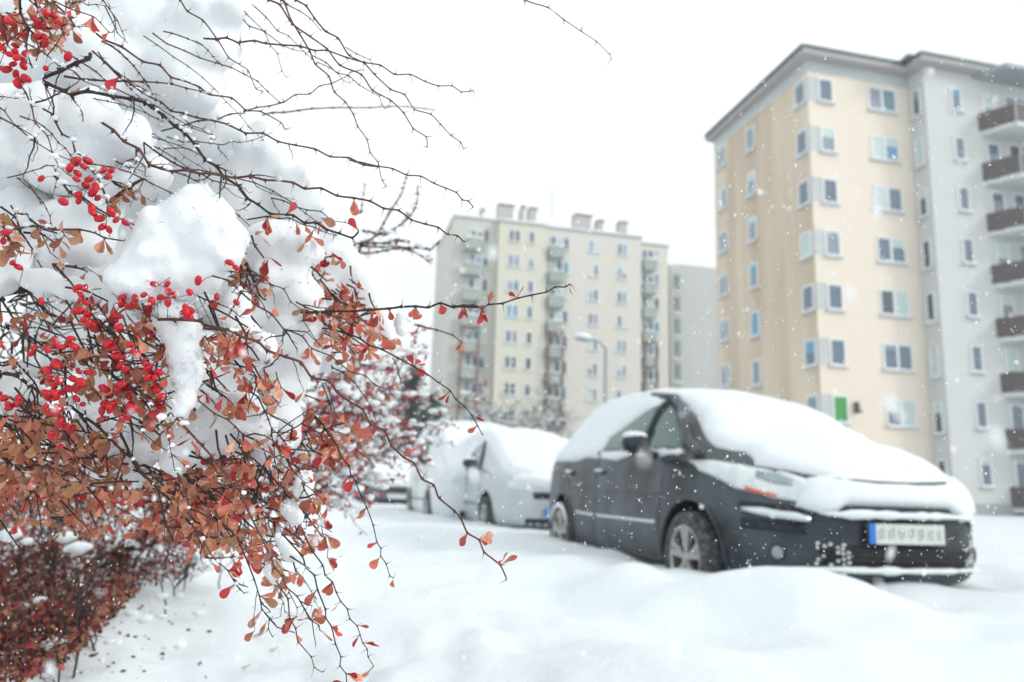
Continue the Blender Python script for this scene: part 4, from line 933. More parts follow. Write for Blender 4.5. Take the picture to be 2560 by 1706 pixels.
# snow on the hedge: name -> (depth of its front face, voxel, balls in overview px (x, y, r))
SNOWS = [
 ("top_left", .93, .007, [(430,-60,150),(330,60,140),(480,60,90),(430,160,100),(270,150,120),(150,40,130),(452,200,60),(60,150,120),(0,40,130),(540,20,38),(505,120,42),(-160,120,150),(-330,260,120)]),
 ("upper right", 1.16, .010, [(500,330,110),(600,380,110),(690,455,95),(560,470,120),(745,520,75),(700,560,80)]),
 ("upper left", .84, .006, [(100,270,80),(215,290,80),(290,310,60),(40,360,90),(140,380,80),(215,350,60),(20,250,60)]),
 ("middle left", .86, .006, [(60,490,80),(150,520,70),(230,480,55),(20,560,70),(120,590,60),(200,560,60),(300,430,45),(350,400,50),(-100,480,110),(-260,560,120),(-180,680,90),(-400,520,90)]),
 ("centre", .705, .0032, [(455,520,92),(395,560,92),(495,560,72),(350,610,75),(300,650,50),(420,630,65),(470,625,50),(275,640,38),(330,655,42),(525,540,42),(520,590,38)]),
 ("right of centre", .84, .006, [(630,570,70),(690,570,55),(625,650,80),(690,690,60),(660,770,82),(700,830,44),(600,730,70),(650,880,62),(640,960,60),(655,1010,38),(610,1040,34),(720,760,30)]),
 ("far right", 1.02, .008, [(780,600,52),(830,650,55),(860,700,50),(885,750,36),(760,660,55),(810,730,60),(750,800,60),(905,790,20)]),
 ("hanging strip", .715, .0032, [(415,760,48),(425,820,42),(432,870,34),(425,920,28),(400,730,50),(445,845,26),(412,945,18)]),
 ("lower hanging", .79, .004, [(440,1000,44),(465,1040,40),(400,1060,34),(425,1020,50),(500,960,50),(550,950,52),(590,985,50),(530,1010,40),(410,1085,18)]),
 ("under the centre", .77, .004, [(520,730,46),(560,780,50),(480,715,38),(540,700,40),(450,705,30),(330,715,25),(600,800,40)]),
 ("left shelf", .765, .004, [(105,650,38),(165,665,32),(205,690,28),(30,600,40),(0,640,44),(65,640,24)]),
 ("lower middle", .86, .005, [(300,1090,40),(270,1000,50),(210,970,40),(330,1040,40),(225,1080,26),(350,980,40)]),
 ("lower left", .84, .005, [(20,930,46),(60,905,44),(10,870,36),(-90,880,60),(-230,930,70),(-380,860,80)]),
 ("small lump", .80, .003, [(700,1108,26),(690,1128,20),(706,1142,17)]), ("small lump", .80, .003, [(665,1170,22),(680,1190,20)]), ("small lump", .90, .004, [(928,742,24),(922,760,16)]),
 ("small lump", .78, .003, [(655,1250,20),(668,1272,22),(640,1235,12)]), ("small lump", .78, .003, [(628,1310,24),(634,1330,16)]), ("small lump", .85, .004, [(55,590,18),(70,575,14),(60,612,16)]),
 ("small lump", .95, .005, [(715,1250,18),(735,1240,16),(750,1200,14)]), ("small lump", .9, .004, [(90,850,40),(120,840,30)]),
]
def build_hedge():
    base = Vector((-1.05, 1.15, ground(-1.05, 1.15)))
    root = empty("barberry_bush", base); inv = Matrix.Translation(-base)
    tag(root, "snow-laden thorny barberry bush with red berries filling the left foreground, nearest the camera", "bush")
    def par(o): o.parent = root; o.matrix_parent_inverse = inv; return o
    rb = pmat("bark_red", (.062, .017, .013), .55, noise_amt=.7, nscale=160, col2=(.15, .07, .05), bump=.4, bscale=500)
    db = pmat("bark_dark", (.016, .007, .007), .6, noise_amt=.6, nscale=160, col2=(.07, .035, .025), bump=.5, bscale=400)
    leafm = pmat("leaf", (.4, .15, .06), .45, attr="leafcol", noise_amt=.48, nscale=230, col2=(.14, .045, .02), bump=.35, bscale=350, transl=.22, spec=.35)
    berm = pmat("berry", (.62, .001, .014), .3, noise_amt=.85, nscale=70, col2=(.26, .0, .006), spec=.5)
    rng = random.Random(11)
    lv, lf_, lc = [], [], []
    PAL = {'brown': [(.62, .35, .20), (.52, .26, .14), (.68, .43, .27), (.40, .17, .09), (.62, .28, .18), (.46, .30, .14)], 'red': [(.58, .06, .06), (.66, .13, .09), (.45, .03, .05), (.66, .2, .12)],
           'orange': [(.68, .26, .15), (.68, .38, .22), (.62, .18, .12), (.70, .40, .25)], 'pink': [(.60, .07, .09), (.66, .2, .14)]}
    shape = [(0, .02), (.14, .035), (.3, .09), (.48, .2), (.64, .30), (.78, .335), (.9, .27), (.97, .15), (1, .0)]
    def leaf(p, d, L, col, wd=1.0, store=None):
        V, Fc, Cc = store or (lv, lf_, lc)
        d = Vector(d).normalized(); q = Vector((rng.gauss(0, 1), rng.gauss(0, 1), rng.gauss(0, 1))); s = d.cross(q)
        if s.length < .1: s = d.cross(Vector((0, 0, 1)))
        s.normalize()
        # lean the blade to face the viewer's side of the bush a little more often
        n = s.cross(d)
        cv = rng.uniform(-.35, .35); fold = rng.uniform(.0, .4); base_i = len(V); tw = rng.uniform(-.5, .5)
        for t, w_ in shape:
            c = p + d * (L * t) + n * (cv * L * t * t); ca, sa = math.cos(tw * t), math.sin(tw * t); s2 = s * ca + n * sa; n2 = n * ca - s * sa
            V.append(c); 
            V.append(c + s2 * (w_ * L * wd) + n2 * (w_ * L * fold)); V.append(c - s2 * (w_ * L * wd) + n2 * (w_ * L * fold))
        for i in range(len(shape) - 1):
            a = base_i + i * 3; Fc.append((a, a + 1, a + 4, a + 3)); Fc.append((a, a + 3, a + 5, a + 2))
        k = rng.uniform(.6, 1.35); Cc += [(col[0] * k * 1.03, col[1] * k * .84, col[2] * k * .9, 1)] * (len(shape) * 3)
    def hang(): return Vector((rng.uniform(-.7, .8), rng.uniform(-.7, .5), rng.uniform(-1.2, .1)))
    DEPTHS = []                                    # (px, py, depth) samples, for berry stems
    def traced(spec, name="branch"):
        segs = spec[:-6]; d0, d1, r0, st, leafy, th = spec[-6:]
        P = chain(*segs); n_ = len(P); ph = rng.uniform(0, 6)
        pts, rad = [], []; r0 = r0 * 2.1
        cum = [0]
        for a, b in zip(P[:-1], P[1:]): cum.append(cum[-1] + math.hypot(b[0] - a[0], b[1] - a[1]))
        Lp = cum[-1]
        def dep(t): return d0 + (d1 - d0) * t + .012 * math.sin(ph + 5 * t) * min(1, t * 4)
        ctrl = [at(x, y, dep(cum[i] / Lp)) for i, (x, y) in enumerate(P)]
        # gentle curve through the nodes
        sm, smr = [], []
        for i in range(n_ - 1):
            p0, p1, p2, p3 = ctrl[max(i - 1, 0)], ctrl[i], ctrl[i + 1], ctrl[min(i + 2, n_ - 1)]
            K_ = 5
            for j in range(K_):
                t = j / K_; q = .5 * ((2 * p1) + (p2 - p0) * t + (2 * p0 - 5 * p1 + 4 * p2 - p3) * t * t + (3 * p1 - p0 - 3 * p2 + p3) * t ** 3)
                lin = p1.lerp(p2, t); q = q.lerp(lin, .45); T = (cum[i] + (cum[i + 1] - cum[i]) * t) / Lp
                r = r0 * (1 - .52 * T ** 1.2) * .5 * d0 / F
                if j == 0 and 0 < i: r *= 1.28
                sm.append(q); smr.append(r)
        sm.append(ctrl[-1]); smr.append(smr[-1] * .6)
        bm = bmesh.new(); tube(bm, sm, smr, 7)
        for i in range(1, n_):
            T = cum[i] / Lp; c = ctrl[i]; t = (ctrl[min(i + 1, n_ - 1)] - ctrl[i - 1]).normalized(); pr = CF.cross(t).normalized(); sg = 1 if i % 2 else -1
            r = r0 * (1 - .52 * T) * .42 * d0 / F
            # bud
            M = Matrix.Translation(c + pr * sg * r * 1.1); bmesh.ops.create_icosphere(bm, subdivisions=1, radius=max(r * 1.25, .0007), matrix=M)
            bmesh.ops.create_icosphere(bm, subdivisions=1, radius=max(r * .9, .0005), matrix=Matrix.Translation(c + pr * sg * r * 2.2 + t * r * .9))
            if rng.random() < th:
                d = (pr * sg * rng.uniform(.8, 1.1) + t * rng.uniform(-.2, .6) + CF * rng.uniform(-.5, .5)).normalized() * rng.uniform(.0065, .0125)
                spike(bm, c, d, max(r * .45, .00035)); 
                if rng.random() < .25: spike(bm, c, (d + t * .004).normalized() * d.length * .7, max(r * .35, .0003))
            if rng.random() < leafy * 1.6:
                for _ in range(rng.choice((1, 1, 2, 3, 4))):
                    x, y = P[i]; fam = 'brown' if x < 560 and y > 400 else rng.choice(('red', 'orange', 'orange', 'brown'))
                    if x > 860: fam = rng.choice(('red', 'pink', 'orange'))
                    dd = pr * sg * rng.uniform(.3, 1.2) + hang() * .6
                    leaf(c, dd, rng.uniform(.012, .020) * (1.0 if x < 800 else .85), rng.choice(PAL[fam]), rng.uniform(.55, 1.0))
        for k in range(0, len(sm), 3):
            T = k / len(sm); q = proj(sm[k]); DEPTHS.append((q[0], q[1], (sm[k] - CP).dot(CF), sm[k]))
        return par(obj(name, bm, rb if st == 'r' else db, smooth=True))
    for b in BR[:96]: traced(b)
    # ---- berries with their stalks
    allb = []
    for c, v in BERRIES.items():
        for i in range(0, len(v), 2): allb.append(full(c, v[i], v[i + 1]))
    extra = []
    for x, y in allb[30:]:
        if rng.random() < .35: extra.append((x + rng.uniform(-16, 16), y + rng.uniform(-16, 16)))
    def berry_bm(bm, x, y, back=0):
        d = .700 + rng.uniform(-.012, .012) + back; p = at(x, y, d); a = rng.uniform(.0024, .0036)
        ax = (CR * rng.uniform(-.9, .9) + CU * rng.uniform(-.9, .4) + CF * rng.uniform(-.4, .4)).normalized()
        M = Matrix.Translation(p) @ ax.to_track_quat('Z', 'Y').to_matrix().to_4x4() @ Matrix.Diagonal((a, a, a * 1.5, 1))
        bmesh.ops.create_uvsphere(bm, u_segments=14, v_segments=10, radius=1, matrix=M)
        return p, ax, a
    stalkm = pmat("berry_stalk", (.10, .03, .025), .6)
    def near(x, y):
        c = sorted(DEPTHS, key=lambda q: (q[0] - x) ** 2 + (q[1] - y) ** 2 + ((q[2] - .72) * 500) ** 2)[0]; return c[3], math.hypot(c[0] - x, c[1] - y)
    rest = bmesh.new(); stalks = bmesh.new()
    for i, (x, y) in enumerate(allb + extra):
        if i < 100:
            bm = bmesh.new(); p, ax, a = berry_bm(bm, x, y)
            for f in bm.faces: f.smooth = True
            tp = p + ax * a * 1.5
            q, dd = near(x, y)
            mid = tp.lerp(q, .5) + UP * .002
            if dd > 75: q = tp + (ax + UP).normalized() * .012; mid = tp.lerp(q, .5)
            b = par(obj("berry", bm, berm)); bm = bmesh.new(); tube(bm, [tp, mid, q], [.00035, .0003, .0003], 4); obj("stalk", bm, stalkm, b)
        else:
            p, ax, a = berry_bm(rest, x, y, rng.uniform(0, .03)); tp = p + ax * a * 1.5; q, dd = near(x, y)
            if dd > 75: q = tp + (ax + UP).normalized() * .012
            tube(stalks, [tp, tp.lerp(q, .5) + UP * .002, q], [.00035, .0003, .0003], 4)
    for f in rest.faces: f.smooth = True
    o = par(obj("berries", rest, berm)); o['kind'] = 'stuff'
    o = par(obj("berry_stalks", stalks, stalkm)); o['kind'] = 'stuff'
    # ---- leaves scattered in clusters
    def inpoly(x, y, P):
        c = False; j = len(P) - 1
        for i in range(len(P)):
            if (P[i][1] > y) != (P[j][1] > y) and x < (P[j][0] - P[i][0]) * (y - P[i][1]) / (P[j][1] - P[i][1]) + P[i][0]: c = not c
            j = i
        return c
    def scatter(poly, n, dep, fams, L=(.011, .0205), twig=.5, clus=(1, 4)):
        x0, x1 = min(p[0] for p in poly), max(p[0] for p in poly); y0, y1 = min(p[1] for p in poly), max(p[1] for p in poly); k = 0
        while k < n:
            x, y = rng.uniform(x0, x1), rng.uniform(y0, y1)
            if not inpoly(x, y, poly): continue
            d = rng.uniform(*dep); c = at(x * 1.088, y * 1.088, d)
            if rng.random() < twig:
                dr = Vector((rng.uniform(.2, 1), rng.uniform(-.4, .4), rng.uniform(-1, .2))).normalized()
                L_ = rng.uniform(.02, .05); m = c - dr * L_ * .5 + Vector((rng.uniform(-1, 1), rng.uniform(-1, 1), rng.uniform(-1, 1))) * .004
                tube(TW, [c - dr * L_, m, c], [.0012, .0010, .0008], 5); spike(TW, m, Vector((rng.uniform(-1, 1), rng.uniform(-1, 1), rng.uniform(-1, 1))).normalized() * .008, .0004)
            for _ in range(rng.randint(*clus)):
                leaf(c + Vector((rng.gauss(0, 1), rng.gauss(0, 1), rng.gauss(0, 1))) * .003, hang(), rng.uniform(*L), rng.choice(PAL[rng.choice(fams)]), rng.uniform(.55, 1.05)); k += 1
    TW = bmesh.new(); TX = bmesh.new()
    # fine side twigs springing from the traced branches on the left
    for _ in range(230):
        q = rng.choice(DEPTHS)
        if q[0] > 760 or (q[0] > 350 and q[1] < 350): continue
        d = (CR * rng.uniform(-.2, 1) + CU * rng.uniform(-1, .35) + CF * rng.uniform(-.5, .2)).normalized(); L_ = rng.uniform(.015, .05); P = [q[3]]
        for k in range(4): d = (d + Vector((rng.gauss(0, .3), rng.gauss(0, .3), rng.gauss(-.1, .3)))).normalized(); P.append(P[-1] + d * L_ / 4)
        r = rng.uniform(.0004, .0009); tube(TW, P, [r, r, r * .8, r * .7, r * .5], 5)
        for p in P[1:]:
            if rng.random() < .8: spike(TW, p, (Vector((rng.gauss(0, 1), rng.gauss(0, 1), rng.gauss(0, 1)))).normalized() * rng.uniform(.004, .009), r * .6)
        if q[1] > 560 and rng.random() < .5: leaf(P[-1], hang(), rng.uniform(.010, .018), rng.choice(PAL[rng.choice(('brown', 'orange'))]), rng.uniform(.55, 1))
    BB = ('brown', 'brown', 'orange'); BO = ('brown', 'orange', 'orange', 'red')
    scatter([(-20, 960), (130, 930), (250, 1000), (330, 1090), (420, 1060), (500, 1110), (540, 1250), (470, 1240), (350, 1130), (200, 1110), (-20, 1110)], 760, (.74, .98), BB)
    scatter([(170, 680), (390, 690), (400, 980), (260, 960), (170, 800)], 190, (.72, .78), BO + ('brown',), L=(.012, .019))
    scatter([(440, 750), (610, 740), (630, 850), (560, 950), (470, 900)], 110, (.73, .79), BO, L=(.010, .018))
    scatter([(690, 690), (870, 690), (900, 780), (820, 840), (700, 800)], 150, (.84, .96), ('orange', 'orange', 'brown', 'red'), L=(.013, .021))
    scatter([(690, 590), (780, 580), (800, 660), (720, 660)], 26, (.87, .92), ('brown', 'red', 'brown'))
    scatter([(770, 640), (830, 630), (850, 690), (780, 700)], 22, (.88, .93), ('red', 'red', 'brown'))
    scatter([(700, 900), (800, 900), (830, 1010), (760, 1090), (690, 1040)], 80, (.84, .98), ('orange', 'red', 'brown', 'orange'), L=(.013, .021))
    scatter([(0, 0), (200, -10), (190, 60), (110, 110), (0, 100)], 130, (.72, .80), ('brown', 'orange', 'red', 'brown'), L=(.009, .016))
    scatter([(0, 500), (90, 500), (190, 560), (160, 600), (0, 600)], 26, (.72, .76), ('brown',), L=(.012, .022))
    scatter([(530, 560), (610, 570), (610, 690), (560, 680)], 34, (.80, .86), ('brown', 'brown', 'red'), L=(.010, .018))
    scatter([(510, 1030), (640, 1060), (740, 1120), (750, 1230), (690, 1330), (640, 1350), (560, 1260), (470, 1230), (420, 1090)], 300, (.76, .98), ('orange', 'brown', 'brown', 'red', 'orange'))
    scatter([(440, 990), (620, 1010), (560, 1090), (450, 1060)], 50, (.77, .9), BO)
    scatter([(540, 510), (740, 490), (760, 540), (560, 540)], 10, (.82, .86), ('orange',), twig=0)
    scatter([(-20, 700), (170, 700), (180, 940), (-20, 930)], 90, (.78, .88), ('brown', 'red', 'brown'), L=(.009, .015))
    scatter([(250, 420), (330, 420), (330, 500), (260, 500)], 14, (.82, .86), ('brown',))
    scatter([(330, 1100), (520, 1110), (560, 1290), (450, 1260)], 200, (.95, 1.25), ('brown', 'red', 'brown'))
    scatter([(-20, 1080), (330, 1120), (450, 1230), (300, 1230), (-20, 1200)], 340, (.95, 1.3), ('brown', 'brown', 'red', 'orange'))
    # the bush goes on beyond the left edge of the picture
    scatter([(-520, 560), (-40, 620), (-30, 1240), (-300, 1280), (-520, 1000)], 900, (.74, 1.15), BB + ('red',))
    scatter([(-400, 0), (-30, 0), (-30, 560), (-450, 520)], 200, (.74, .95), BB)
    for _ in range(260):
        c = at(rng.uniform(-480, -30) * 1.088, rng.uniform(20, 1250) * 1.088, rng.uniform(.74, 1.1)); dr = Vector((rng.uniform(.2, 1), rng.uniform(-.5, .4), rng.uniform(-.6, .5))).normalized(); P = [c]
        for k in range(7): dr = (dr + Vector((rng.gauss(0, .16), rng.gauss(0, .16), rng.gauss(-.05, .16)))).normalized(); P.append(P[-1] + dr * rng.uniform(.008, .02))
        if proj(P[-1])[0] > -20: continue
        r = rng.uniform(.0008, .002); tube(TW, P, [r * (1 - .08 * k) for k in range(8)], 5)
    me = bpy.data.meshes.new("leaves"); me.from_pydata([tuple(v) for v in lv], [], lf_)
    ca = me.color_attributes.new("leafcol", 'FLOAT_COLOR', 'POINT'); ca.data.foreach_set("color", [q for c in lc for q in c])
    for p in me.polygons: p.use_smooth = True
    me.materials.append(leafm); o = bpy.data.objects.new("leaves", me); COL.objects.link(o); par(o); o['kind'] = 'stuff'
    # dark inner twigs
    for _ in range(300):
        x, y = rng.choice([(rng.uniform(-40, 120), rng.uniform(630, 900)), (rng.uniform(-40, 480), rng.uniform(1000, 1160)), (rng.uniform(200, 450), rng.uniform(720, 1000)), (rng.uniform(480, 700), rng.uniform(1000, 1200))])
        c = at(x * 1.088, y * 1.088, rng.uniform(.8, 1.15)); d = Vector((rng.uniform(-.2, 1), rng.uniform(-.6, .6), rng.uniform(-1, .5))).normalized(); L_ = rng.uniform(.03, .085)
        m = c + d * L_ * .5 + Vector((rng.gauss(0, 1), rng.gauss(0, 1), rng.gauss(0, 1))) * .009; r = rng.uniform(.0007, .0016)
        tube(TW, [c, c.lerp(m, .5) + UP * rng.uniform(-.004, .004), m, m.lerp(c + d * L_, .5) + CR * rng.uniform(-.004, .004), c + d * L_], [r, r * .9, r * .8, r * .65, r * .5], 5)
    o = par(obj("twigs", TW, db, smooth=True)); o['kind'] = 'stuff'
    for _ in range(20):
        x, y = rng.uniform(-30, 420), rng.uniform(-20, 430); d = rng.uniform(.74, .9); p = at(x * 1.088, y * 1.088, d); L_ = rng.uniform(.06, .2)
        dr = (CR * rng.uniform(.6, 1) + CU * rng.uniform(-.75, .15) + CF * rng.uniform(-.15, .1)).normalized(); P = [p]
        for k in range(9):
            dr = (dr + Vector((rng.gauss(0, .13), rng.gauss(0, .13), rng.gauss(-.04, .13)))).normalized(); P.append(P[-1] + dr * L_ / 9)
        r = rng.uniform(.0006, .0013); tube(TX, P, [r * (1 - .06 * k) for k in range(10)], 6)
        for k in range(1, 10):
            sp = (Vector((rng.gauss(0, 1), rng.gauss(0, 1), rng.gauss(0, 1)))).normalized() * rng.uniform(.006, .011); spike(TX, P[k], sp, .0005); bmesh.ops.create_icosphere(TX, subdivisions=1, radius=r * 1.5, matrix=Matrix.Translation(P[k]))
    o = par(obj("young_twigs", TX, rb, smooth=True)); o['kind'] = 'stuff'
    # main stems rising from the ground out of the frame, feeding the traced branches
    for i, (x, y, d) in enumerate(((-140, 700, 1.0), (-120, 1240, .95), (-160, 380, 1.05), (-260, 120, 1.1), (-60, 1050, 1.0), (-200, 950, 1.1))):
        e = at(x, y, d); m = base.lerp(e, .55) + Vector((-.06, 0, .03)); 
        bm = bmesh.new(); g = base + Vector((.03 * i - .08, .02 * (i % 3), -.05)); tube(bm, [g, g.lerp(m, .5) + Vector((-.02, 0, .02)), m, e, e + (e - m) * .25 + Vector((.02, 0, 0))], [.009, .0075, .006, .0045, .003], 8); par(obj("stem", bm, db, smooth=True))
    # ---- snow
    for nm, df, vox, balls in SNOWS:
        L_ = []; r0_ = max(b[2] for b in balls)
        for x, y, r in balls:
            rr = r * 1.088 * df / F; c = at(x * 1.088, y * 1.088, df + rr + .006 * rng.uniform(0, 1)); s = (df + rr) / df; L_.append((c, rr * (1 + rr / df * .6)))
            for _ in range(10):
                q = Vector((rng.gauss(0, 1), rng.gauss(-.3, 1), rng.gauss(.2, 1))).normalized(); k = rng.uniform(.14, .46); L_.append((c + q * rr * (1.08 - k * .7), rr * k))
        o = blobs("snow_clump", L_, vox, SNOWN, namp=.22, nscale=18 if df < .8 else 12, smooth=3, grains=(1900 if df < .76 else 1100 if df < .9 else 0) if r0_ > 40 else 260)
        par(o)
        if nm != "small lump": o['label'] = {"centre": "big rounded snow cushion above the berries"}.get(nm, "snow lump, %s" % nm.replace('_', ' '))
    # crumbs of snow caught on twigs and leaves
    cb = bmesh.new(); n_ = 0
    while n_ < 240:
        q = rng.choice(DEPTHS)
        if q[0] > 620 or q[1] < 150 or rng.random() < q[0] / 800: continue
        r = rng.uniform(.0009, .0028); p = q[3] + UP * r * .8 + Vector((rng.gauss(0, 1), rng.gauss(0, 1), 0)) * .001
        M = Matrix.Translation(p) @ Matrix.Rotation(rng.uniform(0, 3), 4, 'Z') @ Matrix.Diagonal((r * rng.uniform(1, 1.9), r * rng.uniform(.8, 1.3), r * rng.uniform(.8, 1.2), 1))
        bmesh.ops.create_icosphere(cb, subdivisions=2, radius=1, matrix=M); n_ += 1
    for v in cb.verts: v.co += Vector((noise.noise(v.co * 500), noise.noise(v.co * 500 + Vector((9, 0, 0))), noise.noise(v.co * 500 + Vector((0, 9, 0))))) * .0009
    o = par(obj("snow_crumbs", cb, SNOWN, smooth=True)); o['kind'] = 'stuff'
    # broad snow bank lying on the inner twigs behind
    L_ = []
    for x, y, r in [(60, 60, 190), (60, 300, 190), (60, 520, 170), (260, 120, 190), (260, 400, 190), (250, 620, 150), (430, 180, 130), (470, 420, 160), (450, 620, 170), (600, 620, 120), (620, 800, 120), (470, 830, 130), (300, 820, 120), (150, 760, 110), (560, 950, 110), (420, 960, 90), (250, 930, 80)]:
        df = 1.22; rr = r * 1.088 * df / F * .8; L_.append((at(x * 1.088, y * 1.088, df + rr * .75), rr * 1.15))
    o = blobs("snow_clump", L_, .016, SNOWN, namp=.12, nscale=6); par(o); o['label'] = "broad snow bank behind the branches"
build_hedge()
# ------------------------------------------------------------------ low dark red shrub, blurred, lower left
def in_poly(x, y, P):
    c = False; j = len(P) - 1
    for i in range(len(P)):
        if (P[i][1] > y) != (P[j][1] > y) and x < (P[j][0] - P[i][0]) * (y - P[i][1]) / (P[j][1] - P[i][1]) + P[i][0]: c = not c
        j = i
    return c
def leaf_cloud(name, root, inv, pts, L, pal, rng, mat):
    V, Fc, Cc = [], [], []
    for p in pts:
        d = Vector((rng.uniform(-.8, .8), rng.uniform(-.8, .8), rng.uniform(-1, .5))).normalized(); s = d.cross(Vector((rng.gauss(0, 1), rng.gauss(0, 1), rng.gauss(0, 1)))).normalized(); n = s.cross(d)
        l = rng.uniform(*L); b = len(V); w_ = l * rng.uniform(.22, .36)
        for t, k, h in ((0, 0, 0), (.5, .8, .08), (.8, 1, .1), (1, 0, 0), (.8, -1, .1), (.5, -.8, .08)): V.append(tuple(p + d * l * t + s * w_ * k + n * l * h))
        Fc.append((b, b + 1, b + 2, b + 3)); Fc.append((b, b + 3, b + 4, b + 5)); c = rng.choice(pal); k = rng.uniform(.7, 1.2); Cc += [(c[0] * k, c[1] * k, c[2] * k, 1)] * 6
    me = bpy.data.meshes.new(name); me.from_pydata(V, [], Fc); ca = me.color_attributes.new("leafcol", 'FLOAT_COLOR', 'POINT'); ca.data.foreach_set("color", [q for c in Cc for q in c]); me.materials.append(mat)
    o = bpy.data.objects.new(name, me); COL.objects.link(o); o.parent = root; o.matrix_parent_inverse = inv; o['kind'] = 'stuff'
    return o
def twig_net(bm, origin, tip, rng, r0=.004, kids=4, depth=0, pts=None, wob=.12, thorn=True):
    d = tip - origin; L = d.length; P = [origin]; N = 5
    for i in range(1, N + 1):
        P.append(origin + d * (i / N) + Vector((rng.gauss(0, 1), rng.gauss(0, 1), rng.gauss(0, 1))) * L * wob * .35 * (1 if i < N else .5) - UP * (L * .08 * math.sin(math.pi * i / N) * -1))
    tube(bm, P, [r0 * (1 - .6 * i / N) for i in range(N + 1)], 5)
    for i in range(1, N + 1):
        if pts is not None:
            for _ in range(3): pts.append(P[i - 1].lerp(P[i], rng.random()))
    if depth < 2:
        for k in range(kids):
            b = P[rng.randint(1, N)]; q = (d.normalized() + Vector((rng.gauss(0, .45), rng.gauss(0, .45), rng.gauss(0, .45)))).normalized()
            twig_net(bm, b, b + q * L * rng.uniform(.3, .55), rng, r0 * .6, kids, depth + 1, pts, wob)
def low_shrub():
    rng = random.Random(5); base = Vector((-1.15, 2.2, ground(-1.15, 2.2))); root = empty("barberry_bush", base); inv = Matrix.Translation(-base)
    tag(root, "low dense dark red barberry bush blurred in the lower left corner, under the sharp one", "bush")
    poly = [(-60, 1040), (300, 1090), (420, 1130), (500, 1180), (530, 1270), (470, 1310), (400, 1330), (330, 1345), (270, 1400), (220, 1450), (150, 1520), (60, 1560), (-60, 1560)]
    def gdep(x, y):
        lo, hi = .8, 3.0
        for _ in range(18):
            m = (lo + hi) / 2; q = at(x * 1.088, y * 1.088, m)
            if q.z > ground(q.x, q.y): lo = m
            else: hi = m
        return lo
    bm = bmesh.new(); pts = []
    for _ in range(70):
        while True:
            x, y = rng.uniform(-60, 530), rng.uniform(1040, 1560)
            if in_poly(x, y, poly): break
        t = at(x * 1.088, y * 1.088, gdep(x, y) * rng.uniform(.72, .97))
        g = Vector((t.x - rng.uniform(.0, .12), t.y + rng.uniform(.0, .15), 0)); g.z = ground(g.x, g.y) - .03
        twig_net(bm, g, t, rng, .003, 4, 0, pts)
    o = obj("twigs", bm, MATS["bark_dark"], root, True); o.matrix_parent_inverse = inv; o['kind'] = 'stuff'
    L_ = []; n = 0
    while n < 17000:
        x, y = rng.uniform(-60, 530), rng.uniform(1040, 1560)
        if not in_poly(x, y, poly): continue
        if y > 1330 and rng.random() < (y - 1330) / 420: continue
        t = at(x * 1.088, y * 1.088, gdep(x, y) * rng.uniform(.8 if y > 1250 else .6, 1)); gz = ground(t.x, t.y)
        if t.z < gz: 
            continue
        k = noise.noise(t * 6) + .5 * noise.noise(t * 15)
        if k < .04 and rng.random() < .88: continue
        xe = 545 - max(0, y - 1290) * 1.3
        if rng.random() > min(1, max(.03, (xe - x) / 200)) : continue
        L_.append(t); n += 1
    red = [(.14, .012, .018), (.24, .02, .03), (.30, .06, .045), (.05, .006, .008), (.26, .11, .05), (.30, .13, .07), (.18, .016, .028), (.40, .09, .07), (.03, .005, .005), (.30, .14, .06), (.02, .008, .008), (.36, .18, .10), (.06, .008, .01)]
    leaf_cloud("leaves", root, inv, L_, (.010, .018), red, rng, pmat("leaf_blurred", (.3, .1, .05), .5, attr="leafcol", transl=.25))
    extra_ = [(rng.uniform(0, 480), rng.uniform(1180, 1540), rng.uniform(5, 12), 0) for _ in range(46)]
    for x, y, r, Y in [(150, 1235, 20, 1.7), (180, 1260, 22, 1.75), (300, 1410, 14, 2.0), (455, 1410, 13, 2.0), (205, 1390, 16, 1.8), (20, 1230, 22, 1.5), (60, 1245, 14, 1.5), (120, 1480, 22, 1.7), (250, 1475, 14, 2.2), (330, 1425, 15, 2.2), (90, 1380, 14, 1.8), (370, 1370, 14, 2.2)] + extra_:
        Y = min(Y or 9, gdep(x, y) * rng.uniform(.72, .95)); c = at(x * 1.088, y * 1.088, Y); rr = r * 1.088 * Y / F
        o = blobs("snow_clump", [(c, rr), (c + CR * rr * .9 + UP * rr * .2, rr * .7), (c - CR * rr * .8, rr * .6)], .008, SNOW, namp=.2, nscale=16, smooth=3, squash=(1, 1, .8)); o.parent = root; o.matrix_parent_inverse = inv
low_shrub()
def snow_shade():  # added dark specks grey the snow, standing in for the shrub's shade
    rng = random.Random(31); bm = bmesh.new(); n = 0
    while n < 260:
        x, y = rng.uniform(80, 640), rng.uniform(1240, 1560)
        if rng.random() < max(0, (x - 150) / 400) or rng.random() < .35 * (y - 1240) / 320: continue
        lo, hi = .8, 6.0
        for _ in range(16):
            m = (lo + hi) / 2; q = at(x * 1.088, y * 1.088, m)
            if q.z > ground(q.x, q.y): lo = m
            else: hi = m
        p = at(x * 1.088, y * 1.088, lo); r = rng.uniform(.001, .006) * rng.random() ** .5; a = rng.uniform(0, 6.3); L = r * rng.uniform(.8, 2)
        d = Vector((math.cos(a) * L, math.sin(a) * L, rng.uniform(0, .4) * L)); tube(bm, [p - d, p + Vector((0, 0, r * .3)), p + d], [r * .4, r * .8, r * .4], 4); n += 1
    o = obj("shade_specks", bm, MATS["bark_dark"]); o['kind'] = 'stuff'
snow_shade()

